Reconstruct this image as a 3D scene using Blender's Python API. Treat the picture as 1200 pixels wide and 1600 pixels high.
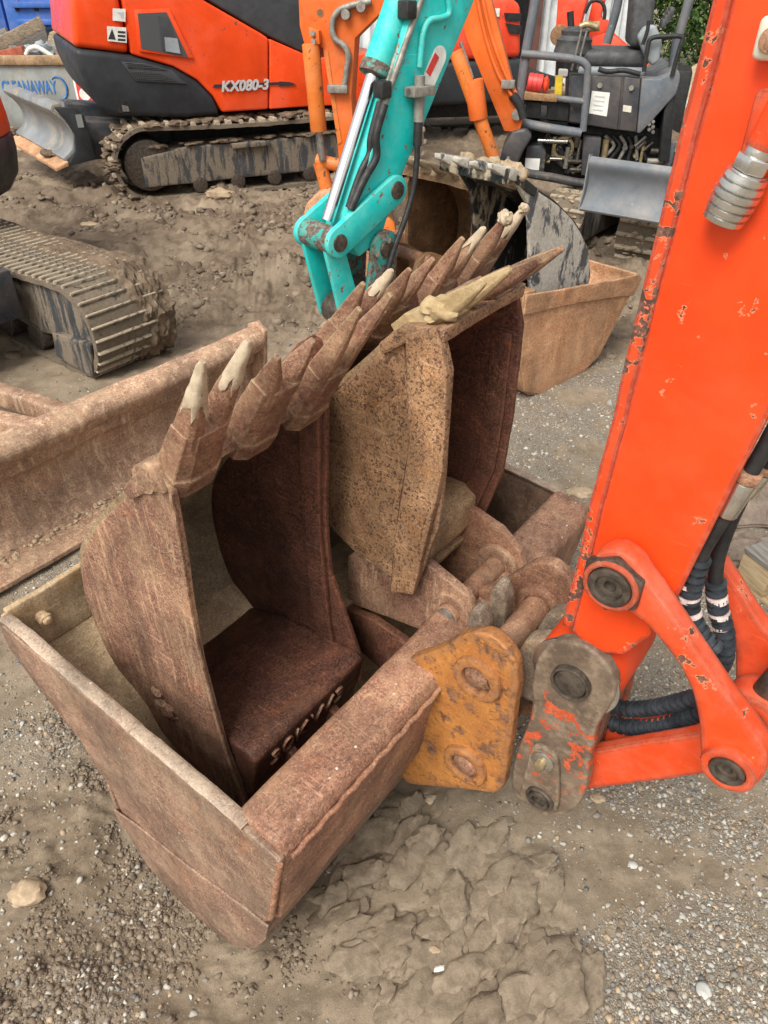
import bpy, bmesh, math, random
import numpy as np
from mathutils import Vector, Matrix, noise as mnoise

for o in list(bpy.data.objects):
    bpy.data.objects.remove(o, do_unlink=True)
SC = bpy.context.scene
COL = SC.collection
random.seed(7)
RNG = np.random.default_rng(11)

# ------------------------------------------------------------------ camera
CAM_H, PITCH, FPX = 1.7, math.radians(36.5), 1155.0      # phone held at eye height, tilted down
cd = bpy.data.cameras.new('camera')
cd.sensor_fit = 'HORIZONTAL'; cd.sensor_width = 36.0
cd.lens = 36.0 * FPX / 1200.0
cd.clip_start = 0.02; cd.clip_end = 600
cd.dof.use_dof = False
cam = bpy.data.objects.new('camera', cd); COL.objects.link(cam)
cam.location = (0, 0, CAM_H); cam.rotation_euler = (math.pi / 2 - PITCH, 0, 0)
SC.camera = cam

# ------------------------------------------------------------------ daylight, overcast
SUN_EL, SUN_AZ = math.radians(52), math.radians(-148)     # azimuth measured from +Y towards +X
world = bpy.data.worlds.new('World'); SC.world = world; world.use_nodes = True
wn = world.node_tree; wn.nodes.clear()
sky = wn.nodes.new('ShaderNodeTexSky'); sky.sky_type = 'NISHITA'; sky.sun_disc = False
sky.sun_elevation = SUN_EL; sky.sun_rotation = SUN_AZ
sky.air_density = 1.0; sky.dust_density = 4.0; sky.ozone_density = 1.0; sky.altitude = 50
hs = wn.nodes.new('ShaderNodeHueSaturation'); hs.inputs['Saturation'].default_value = 0.22   # cloud cover is nearly white
bg = wn.nodes.new('ShaderNodeBackground'); bg.inputs['Strength'].default_value = 0.105
wo = wn.nodes.new('ShaderNodeOutputWorld')
wn.links.new(sky.outputs[0], hs.inputs['Color']); tint = wn.nodes.new('ShaderNodeMix'); tint.data_type = 'RGBA'; tint.blend_type = 'MULTIPLY'; tint.inputs[0].default_value = 1.0; tint.inputs[7].default_value = (1.0, .975, .915, 1)
wn.links.new(hs.outputs[0], tint.inputs[6]); wn.links.new(tint.outputs[2], bg.inputs['Color'])
wn.links.new(bg.outputs[0], wo.inputs['Surface'])
ld = bpy.data.lights.new('sun', 'SUN'); ld.energy = 1.5; ld.angle = math.radians(30); ld.color = (1.0, 0.95, 0.85)
sun = bpy.data.objects.new('sun', ld); COL.objects.link(sun)
sd = Vector((math.sin(SUN_AZ) * math.cos(SUN_EL), math.cos(SUN_AZ) * math.cos(SUN_EL), math.sin(SUN_EL)))
sun.rotation_euler = (-sd).to_track_quat('-Z', 'Y').to_euler(); sun.location = (-3, 3, 12)
SC.view_settings.view_transform = 'Standard'; SC.view_settings.look = 'None'
SC.view_settings.gamma = 1.0; SC.view_settings.exposure = 1.06; SC.view_settings.use_curve_mapping = False

# ------------------------------------------------------------------ measuring helpers: a photo pixel to a point on a real plane
_F = Vector((0, math.cos(PITCH), -math.sin(PITCH))); _U = Vector((0, math.sin(PITCH), math.cos(PITCH)))
def ray(x, y): return _F + Vector((1, 0, 0)) * ((x - 600) / FPX) + _U * ((800 - y) / FPX)
class Frame:
    """upright local frame: origin on the ground, ex / ey horizontal, z up"""
    def __init__(s, ox, oy, ex, ey=None):
        s.o = Vector((ox, oy, 0)); s.ex = Vector((ex[0], ex[1], 0)).normalized(); s.ey = Vector((-s.ex.y, s.ex.x, 0))
        s.rz = math.atan2(s.ex.y, s.ex.x)
    def w(s, p): return s.o + s.ex * p[0] + s.ey * p[1] + Vector((0, 0, p[2]))
    def l(s, p):
        q = Vector(p) - s.o; return Vector((q.dot(s.ex), q.dot(s.ey), q.z))
    def _hit(s, px, py, n, d):
        c = Vector((0, 0, CAM_H)); r = ray(px, py); t = (s.o + n * d - c).dot(n) / r.dot(n); return s.l(c + r * t)
    def X(s, px, py, xo): h = s._hit(px, py, s.ex, xo); return (h.y, h.z)      # (y, z) on plane x = xo
    def Y(s, px, py, yo): h = s._hit(px, py, s.ey, yo); return (h.x, h.z)      # (x, z) on plane y = yo
    def Xs(s, xo, *pts): return [s.X(a, b, xo) for a, b in pts]
    def Ys(s, yo, *pts): return [s.Y(a, b, yo) for a, b in pts]
    def Z(s, px, py, z):
        r = ray(px, py); t = (z - CAM_H) / r.z; h = s.l(Vector((0, 0, CAM_H)) + r * t); return (h.x, h.y)
WORLD = Frame(0, 0, (1, 0))

# ------------------------------------------------------------------ materials
class NT:
    def __init__(s, name):
        s.m = bpy.data.materials.new(name); s.m.use_nodes = True; s.t = s.m.node_tree; s.t.nodes.clear()
        s.out = s.t.nodes.new('ShaderNodeOutputMaterial'); s.b = s.t.nodes.new('ShaderNodeBsdfPrincipled')
        s.t.links.new(s.b.outputs[0], s.out.inputs[0])
        s.co = s.t.nodes.new('ShaderNodeTexCoord').outputs['Object']
    def put(s, sock, v):
        if isinstance(v, bpy.types.NodeSocket): s.t.links.new(v, sock)
        elif v is not None:
            if isinstance(v, (tuple, list)) and len(v) == 3 and sock.type == 'RGBA': v = (*v, 1)
            sock.default_value = v
    def noise(s, scale, detail=4, rough=0.6, dist=0.0, vec=None, out=0):
        n = s.t.nodes.new('ShaderNodeTexNoise'); s.put(n.inputs['Vector'], vec or s.co)
        n.inputs['Scale'].default_value = scale; n.inputs['Detail'].default_value = detail
        n.inputs['Roughness'].default_value = rough; n.inputs['Distortion'].default_value = dist
        return n.outputs[out]
    def voro(s, scale, feature='F1', vec=None, out='Distance', rnd=1.0):
        n = s.t.nodes.new('ShaderNodeTexVoronoi'); n.feature = feature; s.put(n.inputs['Vector'], vec or s.co)
        n.inputs['Scale'].default_value = scale; n.inputs['Randomness'].default_value = rnd
        return n.outputs[out]
    def scale(s, v, vec=None):
        n = s.t.nodes.new('ShaderNodeMapping'); s.put(n.inputs['Vector'], vec or s.co); n.inputs['Scale'].default_value = v
        return n.outputs[0]
    def rot(s, r, v=(1, 1, 1), vec=None):
        n = s.t.nodes.new('ShaderNodeMapping'); s.put(n.inputs['Vector'], vec or s.co)
        n.inputs['Rotation'].default_value = r; n.inputs['Scale'].default_value = v
        return n.outputs[0]
    def ramp(s, v, lo, hi, a=0.0, b=1.0):
        n = s.t.nodes.new('ShaderNodeMapRange'); n.interpolation_type = 'SMOOTHSTEP'; s.put(n.inputs['Value'], v)
        n.inputs['From Min'].default_value = lo; n.inputs['From Max'].default_value = hi
        n.inputs['To Min'].default_value = a; n.inputs['To Max'].default_value = b
        return n.outputs[0]
    def mix(s, f, a, b, mode='MIX'):
        n = s.t.nodes.new('ShaderNodeMix'); n.data_type = 'RGBA'; n.blend_type = mode
        s.put(n.inputs[0], f); s.put(n.inputs[6], a); s.put(n.inputs[7], b); return n.outputs[2]
    def math(s, op, a, b=None, clamp=False):
        n = s.t.nodes.new('ShaderNodeMath'); n.operation = op; n.use_clamp = clamp
        s.put(n.inputs[0], a); s.put(n.inputs[1], b); return n.outputs[0]
    def mul(s, a, b): return s.math('MULTIPLY', a, b)
    def add(s, a, b): return s.math('ADD', a, b)
    def edge(s, r, lo=0.004, hi=0.09):
        """worn convex edges: bevelled normal against the true one"""
        bv = s.t.nodes.new('ShaderNodeBevel'); bv.samples = 4; bv.inputs['Radius'].default_value = r
        g = s.t.nodes.new('ShaderNodeNewGeometry'); d = s.t.nodes.new('ShaderNodeVectorMath'); d.operation = 'DOT_PRODUCT'
        s.t.links.new(bv.outputs[0], d.inputs[0]); s.t.links.new(g.outputs['True Normal'], d.inputs[1])
        return s.ramp(s.math('SUBTRACT', 1.0, d.outputs['Value']), lo, hi)
    def up(s):
        g = s.t.nodes.new('ShaderNodeNewGeometry'); x = s.t.nodes.new('ShaderNodeSeparateXYZ')
        s.t.links.new(g.outputs['Normal'], x.inputs[0]); return x.outputs['Z']
    def attr(s, name, out='Color'):
        n = s.t.nodes.new('ShaderNodeAttribute'); n.attribute_name = name; return n.outputs[out]
    def bump(s, h, strength=0.4, dist=0.004, normal=None):
        n = s.t.nodes.new('ShaderNodeBump'); n.inputs['Strength'].default_value = strength; n.inputs['Distance'].default_value = dist
        s.put(n.inputs['Height'], h)
        if normal: s.put(n.inputs['Normal'], normal)
        return n.outputs[0]
    def done(s, color, rough=0.6, metal=0.0, normal=None, spec=0.5, emit=None):
        s.put(s.b.inputs['Base Color'], color); s.put(s.b.inputs['Roughness'], rough); s.put(s.b.inputs['Metallic'], metal)
        s.b.inputs['Specular IOR Level'].default_value = spec
        if normal: s.put(s.b.inputs['Normal'], normal)
        return s.m

def plain(name, c, rough=0.6, metal=0.0, var=0.25, sc=14, spec=0.4, bumpd=0.0):
    t = NT(name); n = t.noise(sc, 6, 0.65)
    d = tuple(x * (1 - var) for x in c); l = tuple(min(1, x * (1 + var)) for x in c)
    col = t.mix(t.ramp(n, .32, .68), d, l)
    nb = t.bump(t.noise(sc * 5, 4), 0.4, bumpd) if bumpd else None
    return t.done(col, t.ramp(n, .3, .7, rough + .1, max(.05, rough - .08)), metal, nb, spec)

def rust(name, dark, mid, light, pit=(.05, .022, .018), pit_amt=.6, pit_lo=.55, dust=(.42, .31, .2), dust_amt=.3, edge=None,
         streak=None, sc=1.0, orange=None, rough=.72, white=0.0, pit_sc=150):
    t = NT(name)
    big = t.noise(5 * sc, 8, .68, .4); med = t.noise(34 * sc, 6, .7); fine = t.noise(260 * sc, 3, .7)
    col = t.mix(t.ramp(big, .34, .66), dark, mid)
    col = t.mix(t.mul(t.ramp(med, .42, .72), .75), col, light)
    if orange: col = t.mix(t.mul(t.ramp(t.noise(9 * sc, 7, .72, .6), .56, .7), .8), col, orange)
    if streak:                                   # scrape marks and run-off lines along one direction
        sv = t.rot(streak[0], streak[1]); sn = t.noise(1.0, 6, .7, vec=sv)
        col = t.mix(t.mul(t.ramp(sn, .5, .64), streak[3]), col, streak[2])
    pn = t.noise(pit_sc * sc, 2, .55); pn2 = t.noise(pit_sc * .45 * sc, 4, .65)
    pm = t.math('MAXIMUM', t.ramp(pn, pit_lo, pit_lo + .09), t.ramp(pn2, pit_lo + .04, pit_lo + .12))
    pm = t.mul(pm, t.ramp(t.noise(11 * sc, 3), .3, .55, .35, 1))
    col = t.mix(t.mul(pm, pit_amt), col, pit)
    col = t.mix(t.mul(t.ramp(fine, .52, .67), .5), col, tuple(min(1, x * 1.5 + .02) for x in light))
    col = t.mix(t.mul(t.ramp(t.noise(190 * sc, 4, .75), .5, .38), .55), col, tuple(x * .5 for x in dark))
    scv = t.noise(1.6, 3, .5, .2, vec=t.rot((.5, .25, .8), (110 * sc, 7 * sc, 110 * sc))); scv2 = t.noise(1.6, 3, .5, .2, vec=t.rot((-.4, .9, .2), (9 * sc, 120 * sc, 90 * sc)))
    col = t.mix(t.mul(t.math('MAXIMUM', t.ramp(scv, .64, .70), t.ramp(scv2, .66, .71)), .4), col, tuple(min(1, x * 1.35 + .04) for x in light))
    if dust_amt:
        dm = t.mul(t.ramp(t.noise(7 * sc, 8, .72, .3), .42, .7), t.ramp(t.up(), -.4, .7, .35, 1))
        col = t.mix(t.mul(dm, dust_amt), col, dust)
    blot = t.ramp(t.noise(3.4 * sc, 6, .62, 1.2), .34, .66, .8, 1.42); runs = t.ramp(t.noise(1.0, 5, .68, .3, vec=t.scale((26 * sc, 26 * sc, 2.6 * sc))), .36, .64, .93, 1.1)
    bc = t.t.nodes.new('ShaderNodeCombineXYZ'); bl_ = t.mul(blot, runs)
    for q in range(3): t.t.links.new(bl_, bc.inputs[q])
    col = t.mix(1.0, col, bc.outputs[0], 'MULTIPLY')
    if edge:
        e = t.mul(t.edge(edge[0]), t.ramp(t.noise(40 * sc, 5, .7), .36, .62)); col = t.mix(t.mul(e, edge[2]), col, edge[1])
    if white:                                    # dried lime and clay spatter
        wm = t.ramp(t.voro(38 * sc, vec=t.co), .13, .06); col = t.mix(t.mul(wm, t.mul(t.ramp(t.noise(16, 2), .5, .6), white)), col, (.62, .55, .46))
    h = t.add(t.mul(med, .5), t.add(t.mul(fine, .35), t.mul(t.math('SUBTRACT', 1.0, pm), .55)))
    r = t.ramp(med, .3, .7, rough + .06, rough - .2)
    return t.done(col, r, 0.0, t.bump(h, .45, .0018), .5)

def paint(name, c, chip=(.09, .045, .03), chip_amt=.5, edge_r=.006, edge_amt=.9, rough=.38, dust=(.4, .3, .2), dust_amt=.15, grime=.2, sc=1.0, scratch=.3, primer=None, fade=.25):
    t = NT(name)
    big = t.noise(4 * sc, 6, .6); col = t.mix(t.ramp(big, .3, .7), tuple(x * .86 for x in c), tuple(min(1, x * 1.06 + .006) for x in c))
    sv = t.rot((.3, .5, .4), (60, 4, 60)); sn = t.noise(1.5, 3, .5, vec=sv)
    col = t.mix(t.mul(t.ramp(sn, .68, .76), scratch), col, tuple(min(1, x * 1.2 + .1) for x in c))
    fd = t.mul(t.ramp(t.noise(2.2 * sc, 7, .65, .6), .45, .72), fade); col = t.mix(fd, col, tuple(x * .72 + .16 * w for x, w in zip(c, (1.4, 1.0, .8))))
    gm = t.ramp(t.noise(12 * sc, 8, .72, .5), .5, .74); col = t.mix(t.mul(gm, grime), col, tuple(x * .35 + .02 for x in c))
    if dust_amt: col = t.mix(t.mul(t.mul(t.ramp(t.noise(8 * sc, 8, .75), .38, .68), t.ramp(t.up(), -.3, .8, .4, 1)), dust_amt), col, dust)
    cn = t.noise(26 * sc, 7, .62, .3); cl = t.ramp(t.noise(3.2 * sc, 4, .6), .36, .66)
    cm = t.ramp(t.add(cn, t.mul(cl, .085)), .735 - .12 * chip_amt, .75 - .12 * chip_amt)
    e = t.mul(t.edge(edge_r), t.ramp(t.add(t.noise(30 * sc, 6, .7), t.mul(t.noise(2.5, 2), .25)), .52 - .1 * edge_amt, .62 - .1 * edge_amt)); e = t.mul(e, edge_amt)
    m = t.math('MAXIMUM', cm, e, True)
    cc = t.mix(t.ramp(t.noise(70 * sc, 4), .4, .65), chip, tuple(min(1, x * 2.2) for x in chip))
    if primer: col = t.mix(t.ramp(t.add(cn, t.mul(cl, .085)), .715 - .12 * chip_amt, .725 - .12 * chip_amt), col, primer)
    col = t.mix(m, col, cc)
    h = t.add(t.mul(t.math('SUBTRACT', 1.0, m), 1.0), t.mul(t.noise(18 * sc, 4), .15))
    r = t.add(t.mul(m, .4), t.ramp(big, .3, .7, rough + .1, rough - .06))
    return t.done(col, r, 0.0, t.bump(h, .35, .002), .32)

def mudmat(name, dark, light, rough=.85, sc=1.0, b=.008):
    t = NT(name); a = t.noise(9 * sc, 8, .72); f = t.noise(70 * sc, 6, .7)
    col = t.mix(t.ramp(a, .35, .65), dark, light); col = t.mix(t.mul(t.ramp(f, .5, .72), .5), col, tuple(min(1, x * 1.35) for x in light))
    return t.done(col, t.ramp(a, .3, .7, rough + .08, rough - .2), 0, t.bump(t.add(a, t.mul(f, .5)), .8, b), .3)

def muddy(name, c, mud=(.26, .19, .125), amt=.6, rough=.5, sc=1.0, stretch=(1, 1, .25), lo=.46):
    """painted or rubber surface with clay dried on it in runs"""
    t = NT(name); n = t.noise(16 * sc, 8, .7, .4, vec=t.scale(stretch)); f = t.noise(80 * sc, 5, .7)
    base = t.mix(t.ramp(t.noise(6 * sc, 5), .3, .7), tuple(x * .75 for x in c), tuple(x * 1.25 for x in c))
    m = t.mul(t.ramp(t.add(n, t.mul(f, .12)), lo + .06, lo + .14), amt)
    col = t.mix(m, base, t.mix(t.ramp(f, .4, .7), tuple(x * .7 for x in mud), mud))
    return t.done(col, t.ramp(m, 0, 1, rough, .9), 0, t.bump(t.add(m, t.mul(f, .3)), .6, .004), .4)

MA = {}
MA['rust_mud'] = rust('rust_mud_bucket', (0.119, 0.064, 0.045), (0.191, 0.106, 0.072), (0.261, 0.169, 0.115), pit=(0.071, 0.044, 0.035), pit_amt=.7, pit_lo=.54, dust=(0.366, 0.291, 0.200), dust_amt=0.50, edge=(.006, (0.411, 0.314, 0.229), .6), white=.6, streak=((0, 0, .9), (30, 60, 40), (0.301, 0.220, 0.155), .3), orange=(0.270, 0.118, 0.055))
MA['rust_rim'] = rust('rust_pale_rim', (0.209, 0.143, 0.105), (0.292, 0.220, 0.165), (0.363, 0.291, 0.225), pit=(0.140, 0.086, 0.063), pit_amt=.6, pit_lo=.56, dust=(0.383, 0.320, 0.238), dust_amt=0.50, orange=(0.292, 0.158, 0.092), white=.9, edge=(.006, (0.418, 0.356, 0.281), .5))
MA['rust_beam'] = rust('rust_beam', (0.179, 0.079, 0.051), (0.259, 0.134, 0.087), (0.339, 0.200, 0.129), pit=(0.107, 0.052, 0.034), pit_amt=.75, pit_lo=.52, dust=(0.360, 0.249, 0.147), dust_amt=0.36, edge=(.009, (0.373, 0.161, 0.078), .7), white=1.0, orange=(0.259, 0.102, 0.047))
MA['rust_inside'] = rust('rust_clay_inside', (0.322, 0.217, 0.123), (0.476, 0.348, 0.213), (0.596, 0.457, 0.292), pit_amt=.3, dust=(0.655, 0.514, 0.340), dust_amt=0.45, orange=(0.476, 0.262, 0.106), pit=(0.167, 0.091, 0.053))
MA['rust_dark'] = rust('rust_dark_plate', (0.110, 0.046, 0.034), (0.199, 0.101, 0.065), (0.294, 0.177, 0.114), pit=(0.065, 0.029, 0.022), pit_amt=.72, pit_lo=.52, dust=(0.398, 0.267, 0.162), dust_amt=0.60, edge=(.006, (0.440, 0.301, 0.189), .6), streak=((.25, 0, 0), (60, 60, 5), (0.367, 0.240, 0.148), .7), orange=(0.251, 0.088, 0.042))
MA['rust_red_shaded'] = rust('rust_red_inner_shaded', (0.056, 0.020, 0.013), (0.100, 0.034, 0.021), (0.156, 0.064, 0.037), pit=(0.027, 0.009, 0.006), pit_amt=.8, pit_lo=.5, dust=(0.255, 0.137, 0.064), dust_amt=0.19, edge=(.006, (0.280, 0.095, 0.043), .7), orange=(0.200, 0.059, 0.022))  # red rust, with the shade of the bucket cavities darkened into its colours
MA['rust_shell'] = rust('rust_grey_shell', (0.143, 0.100, 0.060), (0.217, 0.162, 0.097), (0.286, 0.222, 0.137), pit=(0.084, 0.044, 0.023), pit_amt=.6, dust_amt=0.22, orange=(0.252, 0.144, 0.053))
MA['rust_ochre'] = rust('rust_ochre_plate', (0.201, 0.100, 0.047), (0.284, 0.160, 0.083), (0.346, 0.212, 0.117), pit=(0.058, 0.022, 0.015), pit_amt=.92, pit_lo=.53, dust_amt=0.15, edge=(.006, (0.208, 0.148, 0.132), .7), orange=(0.319, 0.141, 0.047), pit_sc=150)
MA['rust_tan'] = rust('rust_tan_box', (0.198, 0.118, 0.059), (0.297, 0.192, 0.103), (0.379, 0.267, 0.152), pit=(0.099, 0.047, 0.024), pit_amt=.6, dust_amt=0.34, orange=(0.346, 0.180, 0.055))
MA['rust_tooth'] = rust('rust_tooth', (0.106, 0.040, 0.027), (0.180, 0.081, 0.051), (0.257, 0.144, 0.089), pit=(0.060, 0.028, 0.018), pit_amt=.6, pit_lo=.54, dust=(0.415, 0.311, 0.176), dust_amt=0.50, edge=(.007, (0.415, 0.311, 0.189), .65), streak=((0, 0, 0), (30, 30, 30), (0.316, 0.206, 0.123), .4))
MA['rust_pin'] = rust('rust_pin', (0.146, 0.061, 0.037), (0.236, 0.113, 0.068), (0.326, 0.186, 0.108), pit_amt=.5, dust_amt=0.26, orange=(0.326, 0.145, 0.053))
MA['rust_back'] = rust('rust_pale_bucket', (0.287, 0.131, 0.064), (0.384, 0.201, 0.107), (0.470, 0.279, 0.160), pit=(0.213, 0.085, 0.040), pit_amt=.35, dust=(0.534, 0.372, 0.223), dust_amt=0.50, edge=(.01, (0.534, 0.352, 0.216), .7), sc=.6, streak=((0, 0, 0), (25, 25, 3), (0.447, 0.204, 0.096), .45))
MA['rust_brown'] = rust('rust_brown_bucket', (0.102, 0.048, 0.017), (0.173, 0.086, 0.037), (0.265, 0.152, 0.069), pit_amt=.4, dust_amt=0.26, sc=.7, edge=(.008, (0.407, 0.267, 0.139), .8))
MA['rust_blade'] = rust('rust_blade', (0.208, 0.112, 0.074), (0.326, 0.197, 0.129), (0.434, 0.282, 0.186), pit=(0.128, 0.072, 0.052), pit_amt=.6, dust_amt=0.35, sc=.8, streak=((0, 0, 0), (42, 42, 2.2), (0.553, 0.411, 0.280), .75), orange=(0.356, 0.165, 0.084), edge=(.012, (0.454, 0.274, 0.179), .5))
MA['paint_arm'] = paint('paint_arm_orange', (.72, .05, .002), chip_amt=.16, edge_r=.013, edge_amt=1.0, rough=.46, dust=(.66, .2, .08), dust_amt=.1, grime=.26, scratch=.55, primer=(.8, .2, .1), fade=.16)
MA['paint_flange'] = paint('paint_flange_orange', (.74, .052, .003), chip=(.075, .04, .03), chip_amt=1.05, edge_r=.012, edge_amt=1.3, rough=.5, dust_amt=.1, grime=.3, scratch=.5, primer=(.8, .2, .1), sc=1.6)
MA['paint_link'] = paint('paint_link_orange', (.68, .06, .008), chip_amt=.25, edge_r=.016, edge_amt=1.0, rough=.5, dust=(.55, .42, .32), dust_amt=.2, grime=.35, primer=(.75, .22, .12), fade=.5)
def earmat():
    t = NT('ear_worn_yellow'); big = t.noise(11, 7, .7, .5); sv = t.rot((.9, 0, 0), (40, 34, 60)); sn = t.noise(1.0, 6, .7, 1.6, vec=sv); fine = t.noise(150, 4, .7)
    col = t.mix(t.ramp(big, .35, .65), (.33, .125, .03), (.47, .2, .05)); col = t.mix(t.mul(t.ramp(fine, .5, .66), .4), col, (.52, .27, .1))
    sv2 = t.rot((-.6, 0, 0), (60, 16, 150)); sn2 = t.noise(1.3, 3, .6, 1.0, vec=sv2)
    scr = t.math('MAXIMUM', t.ramp(sn, .57, .63), t.ramp(sn2, .64, .68)); e = t.edge(.03, .002, .12)
    wear = t.math('MAXIMUM', t.mul(scr, .85), t.mul(e, t.ramp(t.noise(14, 5, .7), .3, .5)), True)
    wear = t.math('MAXIMUM', wear, t.ramp(t.noise(20, 7, .7), .53, .62), True)
    rs = t.mix(t.ramp(t.noise(60, 5, .7), .38, .62), (.11, .052, .034), (.25, .13, .075))
    col = t.mix(wear, col, rs)
    return t.done(col, t.ramp(big, .3, .7, .75, .55), 0, t.bump(t.add(t.mul(t.math('SUBTRACT', 1.0, wear), .7), t.mul(fine, .4)), .6, .003), .35)
MA['paint_ear'] = earmat()
def hitchmat():
    """greasy cast steel; orange paint survives only on the middle of the cheek"""
    t = NT('hitch_worn'); big = t.noise(10, 7, .7, .4); fine = t.noise(130, 4, .7); med = t.noise(38, 6, .7)
    col = t.mix(t.ramp(big, .35, .65), (.09, .062, .044), (.19, .14, .1)); col = t.mix(t.mul(t.ramp(med, .48, .66), .6), col, (.28, .215, .155)); col = t.mix(t.mul(t.ramp(fine, .55, .7), .4), col, (.055, .04, .03))
    sp = t.t.nodes.new('ShaderNodeSeparateXYZ'); t.t.links.new(t.co, sp.inputs[0]); z = sp.outputs['Z']
    band = t.mul(t.ramp(z, .08, .2), t.ramp(z, .44, .36))
    pm = t.mul(t.ramp(t.add(t.noise(32, 7, .66, .4), t.mul(t.math('SUBTRACT', band, 1.0), .16)), .53, .56), band)
    col = t.mix(pm, col, t.mix(t.ramp(fine, .4, .7), (.42, .055, .018), (.52, .12, .05)))
    e = t.mul(t.edge(.012, .004, .1), t.ramp(med, .4, .6)); col = t.mix(t.mul(e, .6), col, (.33, .27, .2))
    return t.done(col, t.ramp(med, .3, .7, .7, .42), 0, t.bump(t.add(med, t.mul(fine, .5)), .6, .003), .45)
MA['paint_hitch'] = hitchmat()
MA['steel_grey_worn'] = rust('cast_hitch_jaw', (.09, .066, .048), (.155, .118, .088), (.25, .2, .155), pit=(.07, .05, .035), pit_amt=.5, dust_amt=.3, orange=(.2, .1, .05))
MA['paint_teal'] = paint('paint_teal', (.002, .56, .54), chip=(.16, .1, .06), chip_amt=.42, edge_r=.006, edge_amt=.7, rough=.45, dust=(.5, .47, .4), dust_amt=.25, grime=.32, scratch=.4)
MA['paint_teal_worn'] = paint('paint_teal_worn', (.01, .30, .27), chip=(.09, .07, .06), chip_amt=1.8, edge_r=.012, edge_amt=1.0, rough=.55, dust_amt=.3, grime=.6)
MA['paint_boom'] = paint('paint_boom_orange', (.74, .135, .014), chip_amt=.25, edge_r=.004, edge_amt=.4, rough=.42, dust=(.5, .33, .2), dust_amt=.22, grime=.3)
MA['paint_cyl'] = paint('paint_cylinder_orange', (.68, .17, .02), chip_amt=.6, edge_r=.004, edge_amt=.5, rough=.5, dust_amt=.3, grime=.6)
MA['paint_kx'] = paint('paint_panel_orange', (.86, .072, .008), chip_amt=.12, edge_r=.004, edge_amt=.1, rough=.3, dust_amt=.06, grime=.08, scratch=.2)
MA['paint_far'] = paint('paint_far_red', (.80, .06, .02), chip_amt=.2, edge_r=.004, edge_amt=.2, rough=.4, dust_amt=.15, grime=.2)
MA['black_plastic'] = plain('black_plastic', (.022, .025, .03), .5, 0, .3, 8, bumpd=.001)
MA['dark_grey'] = plain('dark_grey_cover', (.05, .055, .062), .6, 0, .2, 10)
MA['slate'] = paint('slate_paint', (.10, .125, .155), chip=(.16, .12, .1), chip_amt=.35, edge_r=.005, edge_amt=.5, rough=.5, dust_amt=.3, grime=.35)
MA['slate_dark'] = paint('slate_dark_paint', (.024, .032, .045), chip=(.1, .085, .07), chip_amt=.3, edge_r=.004, edge_amt=.4, rough=.45, dust_amt=.2, grime=.3)
MA['slate_blade'] = paint('slate_blade_paint', (.15, .175, .205), chip=(.2, .17, .14), chip_amt=.25, edge_r=.005, edge_amt=.5, rough=.5, dust_amt=.25, grime=.3)
MA['engine_dark'] = plain('engine_dark', (.015, .016, .017), .6, 0, .5, 20)
MA['brass'] = plain('brass_fitting', (.34, .27, .15), .45, .5, .3, 40)
MA['zinc'] = plain('zinc_plated', (.6, .6, .58), .24, .95, .2, 30, bumpd=.0006)
MA['steel'] = plain('bare_steel', (.33, .32, .30), .4, .8, .35, 30, bumpd=.001)
MA['steel_dark'] = plain('greasy_steel', (.095, .078, .064), .4, .5, .45, 50, bumpd=.001)
MA['chrome'] = plain('chrome_rod', (.78, .79, .8), .12, 1.0, .05, 10)
MA['rubber'] = plain('rubber_hose', (.02, .02, .021), .55, 0, .4, 40, bumpd=.001)
MA['sleeve'] = plain('hose_sleeve', (.03, .037, .046), .45, 0, .4, 30, bumpd=.001)
MA['grey_hose'] = plain('grey_pipe', (.24, .225, .2), .5, .2, .3, 30)
MA['tape_white'] = plain('hose_tape', (.6, .5, .48), .7, 0, .3, 60)
MA['seat'] = plain('seat_vinyl', (.06, .062, .066), .6, 0, .3, 20, bumpd=.001)
MA['seat_grey'] = plain('seat_plastic', (.27, .3, .33), .6, 0, .15, 8)
MA['white_sticker'] = plain('white_sticker', (.7, .7, .67), .5, 0, .12, 20)
MA['red_sticker'] = plain('red_sticker', (.62, .05, .045), .5, 0, .15, 20)
MA['print_black'] = plain('print_black', (.03, .03, .032), .5, 0, .1, 20)
MA['print_grey'] = plain('print_silver', (.5, .51, .53), .45, .1, .1, 20)
MA['print_blue'] = plain('print_blue', (.03, .15, .42), .6, 0, .3, 20)
MA['yellow_label'] = plain('yellow_label', (.62, .45, .03), .5, 0, .2, 20)
MA['cream_lamp'] = plain('cream_lamp', (.62, .6, .5), .45, 0, .15, 30)
MA['mud'] = mudmat('wet_mud', (.085, .06, .041), (.165, .12, .082))
MA['mud_dry'] = mudmat('dried_clay', (.27, .2, .13), (.44, .34, .235), b=.004)
MA['clay_pale'] = mudmat('pale_clay', (.36, .285, .2), (.5, .415, .31), sc=2, b=.002)
MA['clay_yellow'] = mudmat('yellow_clay', (.3, .215, .11), (.44, .34, .2), sc=2, b=.004)
MA['track_rubber'] = muddy('track_rubber', (.05, .047, .043), (.2, .158, .115), .95, .8, 1, (1, 1, 1), .36)
MA['track_lug'] = muddy('track_lug_mud', (.13, .105, .08), (.45, .375, .28), .95, .8, 1, (1, 1, 1), .40)
MA['track_frame'] = muddy('track_frame', (.05, .054, .06), (.25, .2, .15), .85, .5, 1, (1, 1, .18), .44)
MA['white_clay'] = muddy('clay_smeared_black', (.07, .075, .085), (.56, .52, .46), .95, .6, .7, (1, 1, .4), .42)
MA['black_clay'] = muddy('black_steel_clay', (.018, .02, .022), (.45, .38, .28), .9, .5, .5, (1, 1, .5), .52)
MA['galv'] = muddy('bin_grey_paint', (.27, .29, .285), (.36, .33, .27), .5, .7, .4, (1, 1, .3), .5)
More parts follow.
